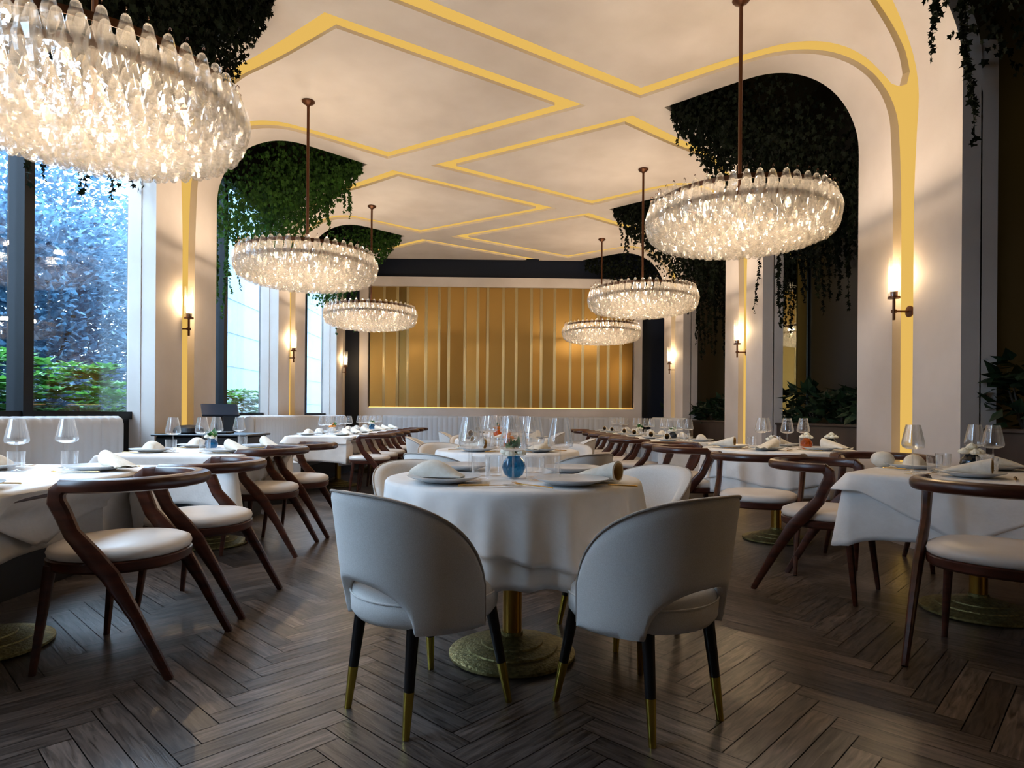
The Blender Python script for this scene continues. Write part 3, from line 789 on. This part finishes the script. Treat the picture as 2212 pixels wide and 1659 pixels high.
def make_vase(name, gm, rad=.045, petal='petal', leaves=True, seed=1):
    r = empty(name); r['category'] = 'vase'; rnd = random.Random(seed)
    pr = [(rad * .45, 0), (rad * .8, rad * .25), (rad, rad * .85), (rad * .9, rad * 1.35), (rad * .55, rad * 1.75), (rad * .5, rad * 1.85)]
    MB().lathe(pr, 40, cap=False, wob=lambda a, r_: .035 * math.cos(14 * a)).lathe([(.0, .001), (rad * .45, .0)], 20, cap=False).build('vase_body', gm, r, 60)
    fl = MB(); 
    for k in range(6):
        a = 2 * PI * k / 6 + rnd.uniform(0, .5); d = rad * (.72 if k else .05); cx, cy, cz = d * math.cos(a), d * math.sin(a), rad * 1.95 + rnd.uniform(0, .25) * rad + (.022 if k == 0 else 0)
        for j in range(9):
            b = 2 * PI * j / 9; q = rad * .27
            fl.lathe([(.0, -q * .6), (q * .8, -q * .3), (q, q * .3), (q * .5, q), (.0, q * 1.15)], 7, (cx + q * .9 * math.cos(b) * (j > 2), cy + q * .9 * math.sin(b) * (j > 2), cz + (q * .6 if j < 3 else 0)), ph=b)
    fl.build('flowers', M[petal], r, 60)
    if leaves:
        lf = MB()
        for k in range(14):
            b = rnd.uniform(0, 2 * PI); e = rnd.uniform(.6, 1.45); ln = rnd.uniform(.05, .095); c0 = Vector((0, 0, rad * 1.8))
            tip = c0 + Vector((math.cos(b) * math.cos(e), math.sin(b) * math.cos(e), math.sin(e))) * ln; md = c0.lerp(tip, .55); sd = Vector((-math.sin(b), math.cos(b), 0)) * .021
            lf.add([c0, md + sd, tip, md - sd, md + Vector((0, 0, .004))], [(0, 1, 4), (1, 2, 4), (2, 3, 4), (3, 0, 4)])
        lf.build('leaves', M['shrub'], r, 60)
    return r
KW, KT, KP = Kind(make_wine()), Kind(make_tumbler()), Kind(make_plate())
KR, KF, KK, KO = Kind(make_roll()), Kind(make_fold()), Kind(make_knife()), Kind(make_fork())
def loc2(o, d, a, b):
    """o origin, d = unit direction into the table; a = to the right of the diner, b = forward"""
    rx, ry = d[1], -d[0]
    return (o[0] + rx * a + d[0] * b, o[1] + ry * a + d[1] * b, TZ)
def setting(o, d, lb, full=True, nap='roll', nrz=0.0, cut=True, wine=2, seed=0):
    l = math.hypot(*d); d = (d[0] / l, d[1] / l); rnd = random.Random(hash(lb)); rz = math.atan2(-d[0], d[1])
    j = lambda s=.008: rnd.uniform(-s, s)
    p = loc2(o, d, 0, 0); KP.put(p, rnd.random() * 6, 'pale stoneware plate at ' + lb, 'dinner plates')
    if nap == 'roll':
        q = loc2(o, d, .05, -.02); KR.put((q[0], q[1], TZ + .012), rz + PI + nrz + rnd.uniform(-.3, .3), 'rolled linen napkin at ' + lb, 'rolled napkins')
    elif nap == 'fold':
        q = loc2(o, d, .0, .0); KF.put((q[0], q[1], TZ + .011), rz + nrz + rnd.uniform(-.2, .2), 'folded white napkin at ' + lb, 'folded napkins')
    if wine > 0: KW.put(loc2(o, d, .10 + j(), .20 + j()), 0, 'stemmed wine glass right of the plate at ' + lb, 'wine glasses')
    if wine > 1: KW.put(loc2(o, d, -.08 + j(), .23 + j()), 0, 'stemmed wine glass behind the plate at ' + lb, 'wine glasses')
    KT.put(loc2(o, d, .03 + j(), .15 + j()), 0, 'clear water tumbler at ' + lb, 'water tumblers')
    if cut:
        KK.put(loc2(o, d, .165, .0), rz + PI / 2 + j(.1), 'gold handled knife at ' + lb, 'gold cutlery')
        KO.put(loc2(o, d, -.165, .0), rz + PI / 2 + j(.1), 'gold fork at ' + lb, 'gold cutlery')
# --- front round table, item by item
def at(lx, ly): return (lx, ly, TZ)
KP.put(at(-.20, 2.42), .3, 'pale stoneware plate front left on the front round table', 'dinner plates')
KF.put((-.24, 2.50, TZ + .011), -.25, 'folded white napkin on the front left plate of the front round table', 'folded napkins')
KK.put(at(-.03, 2.27), .12, 'gold handled knife beside the front left plate of the front round table', 'gold cutlery')
KO.put(at(.12, 2.27), 2.25, 'gold fork pointing back beside the front right plate of the front round table', 'gold cutlery')
KP.put(at(.27, 2.36), 1.3, 'pale stoneware plate front right on the front round table', 'dinner plates')
KR.put((.435, 2.44, TZ + .002), PI - .85, 'rolled linen napkin with tan lining beside the front right plate of the front round table', 'rolled napkins')
KK.put(at(.40, 2.31), 2.6, 'gold handled knife under the rolled napkin of the front round table', 'gold cutlery')
for (x, y), lb in zip(((-.10, 2.45), (.055, 2.30), (.24, 2.46), (.155, 2.80), (-.13, 2.92)), ('left of the blue vase', 'in front of the blue vase', 'right of the blue vase', 'behind the blue vase', 'at the far left')):
    KW.put(at(x, y), 0, 'stemmed wine glass ' + lb + ' on the front round table', 'wine glasses')
for (x, y), lb in zip(((-.065, 2.52), (-.015, 2.66), (.145, 2.50), (.215, 2.60)), ('nearest left of the blue vase', 'behind left of the blue vase', 'nearest right of the blue vase', 'behind right of the blue vase')):
    KT.put(at(x, y), 0, 'clear water tumbler ' + lb + ' on the front round table', 'water tumblers')
KP.put(at(-.17, 2.98), .3, 'pale stoneware plate far left on the front round table', 'dinner plates')
KP.put(at(.33, 2.88), .7, 'pale stoneware plate far right on the front round table', 'dinner plates')
vb = make_vase('flower_vase', M['blueglass'], .047, 'petal', True, 3); vb.location = at(.065, 2.60); tag(vb, 'round blue glass vase with white flowers and leaves on the front round table', 'vase', 'flower vases')
def vase(x, y, gm, petal, leaves, lb, rad=.042, seed=1):
    v = make_vase('flower_vase', M[gm], rad, petal, leaves, seed); v.location = at(x, y); tag(v, lb, 'vase', 'flower vases')
vase(.08, 4.75, 'amber', 'orange', False, 'small amber vase with orange flowers on the second round table', .04, 5)
vase(.0, 6.85, 'amber', 'orange', True, 'amber vase with orange flowers on the third round table', .05, 6)
TZ = SIDEZ + .0105
vase(-2.15, 4.86, 'blueglass', 'petal', True, 'pale blue vase with white flowers on the second left table', .045, 7)
vase(-2.2, 8.6, 'glass', 'orange', True, 'clear vase with green leaves and orange flowers on the third left table', .05, 8)
vase(-2.15, 11.0, 'blueglass', 'petal', True, 'blue vase on the farthest left table', .055, 9)
vase(2.46, 3.28, 'inkglass', 'petal', False, 'ink blue vase with white blossom on the nearest right table', .05, 13)
vase(2.0, 7.3, 'inkglass', 'petal', True, 'dark vase with white roses and leaves on the third right table', .05, 14)
vase(2.0, 9.0, 'glass', 'petal', True, 'clear vase with pale flowers on the fourth right table', .045, 15)
TZ = TABZ + .0105
vase(2.17, 5.05, 'amber', 'petal', False, 'small amber vase with white blossom, leftmost of three on the right round table', .034, 10)
vase(2.42, 4.98, 'amber', 'petal', False, 'larger amber vase with white blossom, middle of three on the right round table', .045, 11)
vase(2.60, 4.95, 'inkglass', 'petal', False, 'ink blue vase with white blossom, rightmost of three on the right round table', .045, 12)
# --- other tables
def ring_of(c, R_, angs, lb, names, **k):
    for a, nm_ in zip(angs, names):
        o = (c[0] + R_ * math.cos(a), c[1] + R_ * math.sin(a)); setting(o, (-math.cos(a), -math.sin(a)), nm_ + ' place, ' + lb, **k)
D = math.radians
ring_of(C2, .33, (D(230), D(310), D(125), D(45)), 'second round table', ('near left', 'near right', 'far left', 'far right'), nap='roll')
ring_of(C3, .33, (D(180), D(270), D(90), D(0)), 'third round table', ('left', 'near', 'far', 'right'), nap='roll', cut=False)
ring_of(C4, .33, (D(180), D(0)), 'farthest round table', ('left', 'right'), nap='roll', cut=False)
ring_of((2.27, 5.17), .36, (D(235), D(175), D(305), D(60)), 'right round table', ('near left', 'left', 'near right', 'far right'), nap='roll', wine=1, nrz=1.2)
def side_rows(x0, x1, ys, lb, cut=True, wine=1):
    global TZ
    TZ = SIDEZ + .0105
    for i, y in enumerate(ys):
        o = ('nearest', 'second', 'third', 'farthest')[i] if len(ys) > 2 else ('near', 'far')[i]
        ais = x1 if x0 < 0 else x0; wal = x0 if x0 < 0 else x1; sg = -1 if x0 < 0 else 1
        setting((ais + sg * .19, y), (sg, 0), '%s aisle side place, %s' % (o, lb), cut=cut, wine=wine, nap='roll', nrz=.8 if sg < 0 else -.3)
        setting((wal - sg * .19, y), (-sg, 0), '%s wall side place, %s' % (o, lb), cut=cut, wine=1, nap='fold')
side_rows(-2.62, -1.73, (2.32, 3.12), 'nearest left table')
side_rows(-2.62, -1.73, (4.55, 5.22), 'second left table')
side_rows(-2.62, -1.80, (8.25, 8.75, 9.4), 'third left table', False)
side_rows(-2.62, -1.80, (10.45, 11.05, 11.75), 'farthest left table', False)
side_rows(1.70, 2.45, (7.1, 7.85), 'third right table', False)
side_rows(1.70, 2.45, (8.8, 9.5), 'fourth right table', False)
side_rows(1.70, 2.45, (10.55, 11.25), 'farthest right table', False)
q_ = 'nearest right table'
setting((2.27, 3.02), (.7, .7), 'near left place, ' + q_, wine=0)
setting((2.30, 3.50), (.7, -.7), 'far left place, ' + q_, wine=0, nap='fold')
setting((2.73, 3.46), (-.7, -.7), 'far right place, ' + q_, wine=0)
for (x, y), lb in zip(((2.05, 3.12), (2.13, 3.25), (2.60, 3.44), (2.56, 3.26)), ('first of the left pair', 'second of the left pair', 'back one of the right pair', 'front one of the right pair')):
    KW.put(at(x, y), 0, 'stemmed wine glass, ' + lb + ' on the nearest right table', 'wine glasses')
for (x, y), lb in zip(((2.26, 3.27), (2.40, 3.08)), ('beside the ink vase', 'in front of the ink vase')): KT.put(at(x, y), 0, 'second water tumbler ' + lb + ' on the nearest right table', 'water tumblers')
tag(MB().lathe([(.0, 0), (.03, .0), (.055, .018), (.062, .042), (.052, .066), (.03, .08), (.004, .085)], 24, (2.20, 3.62, TZ)).build('napkin_ball', M['napkin'], smooth=60), 'round white bun shaped napkin at the far corner of the nearest right table', 'napkin')  # white napkin shaped as a ball

# ------------------------------------------------------------------ banquettes
def banquette(pts, label, zt=.965, flip=1):
    """tufted backrest following pts (front face line), seat in front"""
    root = empty('banquette', (pts[0][0], pts[0][1], 0)); tag(root, label, 'bench', 'tufted greige banquettes')
    ox, oy = pts[0]
    P2 = [(x - ox, y - oy) for x, y in pts]
    # dense polyline
    D2 = []; acc = 0
    for (a, b), (c, d) in zip(P2, P2[1:]):
        l = math.hypot(c - a, d - b); n = max(1, int(l / .012))
        for i in range(n): t = i / n; D2.append((a + (c - a) * t, b + (d - b) * t, acc + l * t, (c - a) / l, (d - b) / l))
        acc += l
    D2.append((P2[-1][0], P2[-1][1], acc, D2[-1][3], D2[-1][4]))
    w = .105
    rows = [(-.09, .44), (.0, .44), (.012, .50), (.012, zt - .06), (.0, zt - .02), (-.03, zt), (-.07, zt), (-.10, zt - .02), (-.10, .44)]
    rg = []
    for x, y, s, tx, ty in D2:
        nx, ny = (ty * flip, -tx * flip)
        ch = abs(math.sin(PI * s / w)) ** .35
        rg.append([(x + nx * (o + (ch - 1) * .014 if o > -.05 else o), y + ny * (o + (ch - 1) * .014 if o > -.05 else o), z - (1 - ch) * (.010 if z > zt - .05 else 0)) for o, z in rows])
    MB().rings(rg, cap=True).build('backrest', M['banq'], root, 50)
    st = []
    for x, y, s, tx, ty in (D2[0], *D2[::6], D2[-1]):
        nx, ny = (ty * flip, -tx * flip)
        st.append([(x + nx * o, y + ny * o, z) for o, z in ((-.02, .30), (.46, .30), (.48, .32), (.48, .42), (.45, .45), (-.02, .46))])
    MB().rings(st, cap=True).build('seat', M['banq'], root, 50)
    pb = []
    for x, y, s, tx, ty in (D2[0], D2[-1]) if len(P2) == 2 else (D2[0], *D2[::6], D2[-1]):
        nx, ny = (ty * flip, -tx * flip)
        pb.append([(x + nx * o, y + ny * o, z) for o, z in ((-.09, 0.0), (.40, 0.0), (.40, .30), (-.09, .30))])
    MB().rings(pb, cap=True).build('plinth', M['blackwood'], root, 30)
banquette([(-2.98, 1.0), (-2.98, 5.15)], 'tufted greige banquette under the nearest left window')
banquette([(-2.62, 6.95), (-2.70, 7.15), (-2.85, 7.35), (-2.93, 7.6), (-2.96, 8.0), (-2.96, 12.55)], 'tufted greige banquette curving in beyond the service station on the left')
banquette([(-2.4, 13.36), (2.6, 13.36)], 'tufted greige banquette across the room under the brass wall')
banquette([(3.02, 12.6), (3.02, 10.4)], 'tufted greige banquette along the far end of the right side')

# ------------------------------------------------------------------ service station
st = empty('service_cabinet', (-2.70, 6.15, 0)); tag(st, 'low black service cabinet by the nearest left pillar', 'cabinet')
MB().bbox(-.40, .40, -.28, .28, .05, .78, .01).build('body', M['blackwood'], st, 30)
MB().bbox(-.43, .43, -.31, .31, .78, .80, .006).build('top', M['blackwood'], st, 30)
MB().box(-.36, .36, -.25, .25, 0, .05).build('plinth', M['black'], st, 0)
for sx in (-.2, .2):
    d_ = MB().bbox(sx - .185, sx + .185, -.292, -.28, .09, .75, .004).build('door', M['black'], st, 30)
    MB().tube([(sx - .15 * (1 if sx > 0 else -1), -.305, .40), (sx - .15 * (1 if sx > 0 else -1), -.305, .52)], .005).build('handle', M['bronze'], d_)
ps = empty('payment_terminal', (-2.62, 6.1, .80)); tag(ps, 'tilted black till screen on the service cabinet', 'till')
MB().bbox(-.10, .10, -.09, .09, 0, .02, .006).build('foot', M['black'], ps, 30)
MB().tube([(0, .03, .015), (0, .03, .16)], [(.03, .018), (.025, .015)], 8).build('neck', M['black'], ps)
s_ = MB().bbox(-.16, .16, -.012, .012, -.10, .10, .006).build('screen', M['screen'], ps, 30); s_.location = (0, 0, .22); s_.rotation_euler = (math.radians(-58), 0, .5)
hat = MB().lathe([(.0, .0), (.13, .0), (.14, .012), (.13, .05), (.09, .075), (.0, .082)], 32, (-2.90, 6.08, .80), sy=.8).build('covered_tray', M['black']); tag(hat, 'rounded black covered tray at the left end of the service cabinet', 'tray')

# ------------------------------------------------------------------ foliage
IVY = [(0, 0), (-.42, -.1), (-.36, .28), (-.6, .5), (-.22, .56), (0, 1.0), (.22, .56), (.6, .5), (.36, .28), (.42, -.1)]
SIMPLE = [(0, 0), (-.3, .4), (0, 1.0), (.3, .4)]
def leaf(vs, fs, pos, direc, nrm, size, shape):
    d = direc.normalized(); s = d.cross(nrm)
    if s.length < 1e-4: s = d.cross(Vector((.3, .7, .2)))
    s.normalize(); nn = s.cross(d); i = len(vs)
    for a, b in shape: p = pos + s * (a * size) + d * (b * size) + nn * (abs(a) * -.25 * size); vs.append((p.x, p.y, p.z))
    if len(shape) == 4: fs.append((i, i + 1, i + 2, i + 3)); return
    c = len(vs); p = pos + d * (.35 * size); vs.append((p.x, p.y, p.z)); n = len(shape)
    for k in range(n): fs.append((i + k, i + (k + 1) % n, c))
def rv(r_): return Vector((r_.uniform(-1, 1), r_.uniform(-1, 1), r_.uniform(-1, 1)))
def ivy(sg, c, label, m, n_mass, depthfn, strands, seed, xin=1.78, ymax=99, size=.045):
    r_ = random.Random(seed); vs, fs = [], []
    root = empty('hanging_ivy', (sg * 2.8, c, 4.2)); tag(root, label, 'plant', 'ivy hanging in the ceiling openings')
    O = Vector(root.location)
    k = 0
    while k < n_mass:
        x = r_.uniform(xin, 3.78 if sg > 0 else 3.34); y = c + r_.uniform(-1, 1) * min(1.0, f_open(min(x, 3.6)) + .0)
        if y > ymax: k += 1; continue
        zb = depthfn(x, (y - c)); z = zb + abs(r_.gauss(0, .42)) 
        if z > 4.9: z = r_.uniform(zb, 4.6)
        p = Vector((sg * x, y, z)) - O
        leaf(vs, fs, p, Vector((r_.uniform(-.5, .5), r_.uniform(-.5, .5), -1)), rv(r_), size * r_.uniform(.7, 1.3), IVY); k += 1
    raw('foliage', vs, fs, m, root)
    for (x, dy, ztop, zend) in strands:
        dy = max(-1, min(1, dy / max(.3, .9 * f_open(x)))) * .85 * f_open(x) if abs(dy) > .85 * f_open(x) else dy
        vs, fs = [], []; a = r_.uniform(0, 6); pts = []
        n = int((ztop - zend) / .025); px_, py_ = sg * x, c + dy
        for i in range(n):
            t = i / n; p = Vector((px_ + .03 * math.sin(a + 5 * t), py_ + .03 * math.cos(a * 1.3 + 4 * t), ztop - (ztop - zend) * t)) - O; pts.append(p)
            for q in range(2 if t < .8 else 1): leaf(vs, fs, p, Vector((r_.uniform(-1, 1), r_.uniform(-1, 1), -.6)), rv(r_), size * r_.uniform(.6, 1.2), IVY)
        mb = MB(); mb.tube(pts[::3] if len(pts) > 6 else pts, .0025, 4); i0 = len(vs); vs += mb.v; fs += [tuple(i + i0 for i in f) for f in mb.f]
        raw('trailing_stem', vs, fs, m, root)
def strands(seed, n, x0, x1, zt, ze0, ze1, yw=.9):
    r_ = random.Random(seed); return [(r_.uniform(x0, x1), r_.uniform(-yw, yw), zt, r_.uniform(ze0, ze1)) for _ in range(n)]
ivy(-1, 4.97, 'mass of shaded ivy in the ceiling opening behind the nearest chandelier, top left', M['ivyshade'], 5200, lambda x, d: 4.14 - .72 * max(0, x - 1.75), strands(1, 14, 1.9, 2.7, 4.25, 3.75, 4.05, .4) + [(3.25, -.45, 3.8, 2.55), (3.25, -.38, 3.8, 2.62), (3.25, .08, 3.8, 2.66), (3.27, .14, 3.8, 2.72), (3.28, .55, 3.8, 2.78), (3.2, -.1, 3.8, 2.9)], 21)
ivy(-1, 8.28, 'green ivy spilling from the ceiling opening beside the second left window', M['ivy'], 6500, lambda x, d: 4.14 - .72 * max(0, x - 1.75), [(3.25, -.95, 3.7, 2.45), (3.28, -.8, 3.7, 2.25), (3.2, -.6, 3.6, 2.4), (3.25, -.9, 3.6, 2.3), (3.3, -.5, 3.6, 2.1), (3.22, -.3, 3.6, 2.5)] + strands(2, 22, 1.9, 3.1, 4.2, 3.3, 3.8, .8), 22)
ivy(-1, 11.59, 'ivy in the farthest left ceiling opening before the brass wall', M['ivy'], 4500, lambda x, d: 4.14 - .72 * max(0, x - 1.75), strands(3, 12, 2.7, 3.2, 3.6, 2.4, 2.9, .8) + strands(4, 12, 1.9, 2.7, 4.2, 3.6, 3.95, .5), 23)
ivy(1, 3.31, 'shaded ivy trailing at the top right corner beside the nearest pillar', M['ivyshade'], 3600, lambda x, d: 3.75 - .5 * max(0, x - 2.6), [(2.55, .35, 4.1, 3.45), (2.75, .75, 4.1, 3.25), (3.05, .85, 4.0, 2.75), (3.08, .9, 4.0, 2.95), (3.7, 1.2, 4.0, 2.1), (3.68, 1.35, 4.0, 2.3), (3.7, 1.0, 4.0, 2.6), (2.35, .25, 4.2, 3.75)], 24)
ivy(1, 6.62, 'shaded ivy curtain in the ceiling opening behind the large right chandelier', M['ivyshade'], 7500, lambda x, d: 4.14 - .74 * max(0, x - 1.75), strands(6, 16, 1.85, 2.6, 4.2, 3.55, 3.95, .5) + strands(7, 26, 2.9, 3.7, 3.6, 1.9, 2.8, .9), 25)
ivy(1, 9.93, 'shaded ivy curtain behind the middle right chandelier', M['ivyshade'], 6000, lambda x, d: 4.14 - .74 * max(0, x - 1.75), strands(8, 12, 1.85, 2.6, 4.2, 3.5, 3.9, .5) + strands(9, 22, 2.9, 3.7, 3.6, 1.8, 2.7, .9), 26)
ivy(1, 13.24, 'shaded ivy over the right end of the brass wall', M['ivyshade'], 2600, lambda x, d: 4.0 - .3 * max(0, x - 1.9), strands(10, 6, 2.6, 3.4, 4.0, 3.3, 3.7, .25), 27, ymax=13.9)
def bush(name, loc, rad, hgt, n, size, m, label, grp, cat='plant', shape=SIMPLE, seed=1, stem=True, palm=False):
    r_ = random.Random(seed); vs, fs = [], []; root = empty(name, loc); tag(root, label, cat, grp)
    for k in range(n):
        a = r_.uniform(0, 2 * PI); u = r_.random() ** .5; h = r_.random()
        rr = rad * u * (1 - .45 * abs(h - .45)); p = Vector((rr * math.cos(a), rr * math.sin(a), .08 * hgt + .92 * hgt * h))
        out = Vector((math.cos(a), math.sin(a), r_.uniform(-.5, .9)))
        if palm:
            for j in range(6):
                b = 2 * PI * j / 6; dd = (out * .3 + Vector((math.cos(b), math.sin(b), .1))); leaf(vs, fs, p, dd, Vector((0, 0, 1)) + rv(r_) * .3, size * r_.uniform(.8, 1.2), SIMPLE)
        else: leaf(vs, fs, p, out + rv(r_) * .5, Vector((0, 0, 1)) + rv(r_) * .5, size * r_.uniform(.6, 1.3), shape)
    raw('foliage', vs, fs, m, root)
    s = MB()
    for k in range(4):
        a = r_.uniform(0, 6); s.tube([(0, 0, 0), (.25 * rad * math.cos(a), .25 * rad * math.sin(a), hgt * .4), (.45 * rad * math.cos(a), .45 * rad * math.sin(a), hgt * .75)], [.02 * hgt, .014 * hgt, .006 * hgt], 6)
    s.build('stems', M['bark'], root)
yy = [2.6, 3.3, 4.3, 6.0, 6.6, 7.2, 9.2, 9.9, 10.7, 12.7]
for i, y in enumerate(yy):
    bush('potted_plant', (3.58, y, .93), .26, random.Random(i).uniform(.28, .48), 150, .16, M['plant'], 'dark leafy plant growing in the brown planter, ' + ('first', 'second', 'third', 'fourth', 'fifth', 'sixth', 'seventh', 'eighth', 'ninth', 'last')[i] + ' from the camera', 'plants in the brown planter', seed=40 + i)
# outside garden
tag(MB().box(-30, -3.72, -12, 40, -.35, -.3).build('garden_ground', M['soil'], smooth=0), kind='structure')
sh = [(-4.55, 3.4, .75, 1.75), (-4.5, 4.35, .6, 1.75), (-4.45, 5.15, .6, 1.45), (-4.6, 5.9, .6, 1.55), (-4.4, 6.7, .55, 1.5), (-4.5, 7.9, .6, 1.35), (-4.4, 9.3, .5, 1.5), (-4.5, 11.6, .5, 1.4), (-4.9, 4.75, .5, 1.5)]
nm9 = ('left of the nearest window bar', 'right of the nearest window bar', 'low in the right pane of the nearest window', 'at the right edge of the nearest window', 'hidden behind the nearest left pillar', 'low in the left pane of the second window', 'in the right pane of the second window', 'outside the farthest window', 'behind the front row at the nearest window')
for i, (x, y, r_, h) in enumerate(sh):
    bush('garden_shrub', (x, y, -.32), r_, h + .32, 420, .13, M['shrub'], 'bright green palmate shrub ' + nm9[i], 'shrubs outside the windows', seed=60 + i, palm=True)
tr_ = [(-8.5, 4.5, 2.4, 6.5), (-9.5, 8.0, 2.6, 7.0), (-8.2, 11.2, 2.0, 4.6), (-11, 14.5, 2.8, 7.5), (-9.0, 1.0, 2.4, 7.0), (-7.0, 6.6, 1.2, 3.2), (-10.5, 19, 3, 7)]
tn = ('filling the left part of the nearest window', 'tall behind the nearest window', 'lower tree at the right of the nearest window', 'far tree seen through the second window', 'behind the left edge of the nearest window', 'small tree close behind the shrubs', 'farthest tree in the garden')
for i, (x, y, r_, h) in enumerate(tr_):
    bush('garden_tree', (x, y, -.32), r_, h, 19000, .16, M['tree'], 'tree with painted blue haze ' + tn[i], 'trees in the garden', 'tree', seed=80 + i)
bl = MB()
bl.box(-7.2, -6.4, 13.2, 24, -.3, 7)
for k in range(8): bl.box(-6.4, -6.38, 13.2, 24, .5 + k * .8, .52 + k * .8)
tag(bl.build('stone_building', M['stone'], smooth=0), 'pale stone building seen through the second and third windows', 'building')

# ------------------------------------------------------------------ light
w = bpy.data.worlds.new('world'); sc.world = w; w.use_nodes = True
N, L = w.node_tree.nodes, w.node_tree.links
bg = N['Background']
tc = N.new('ShaderNodeTexCoord'); sp = N.new('ShaderNodeSeparateXYZ'); L.new(tc.outputs['Generated'], sp.inputs[0])
cr = N.new('ShaderNodeValToRGB'); cr.color_ramp.elements[0].position = 0.0; cr.color_ramp.elements[0].color = (.45, .62, .82, 1)
cr.color_ramp.elements[1].position = .5; cr.color_ramp.elements[1].color = (.58, .78, 1.0, 1)
L.new(sp.outputs[2], cr.inputs[0]); L.new(cr.outputs[0], bg.inputs[0]); bg.inputs[1].default_value = 19.0
for c in OL[1:]:
    l = bpy.data.lights.new('window_portal', 'AREA'); l.shape = 'RECTANGLE'; l.size = 3.0; l.size_y = 2.2; l.cycles.is_portal = True
    o = bpy.data.objects.new('window_portal', l); C.objects.link(o); o.location = (XW - .08, c, 2.45)
    o.rotation_euler = (0, -PI / 2, 0)
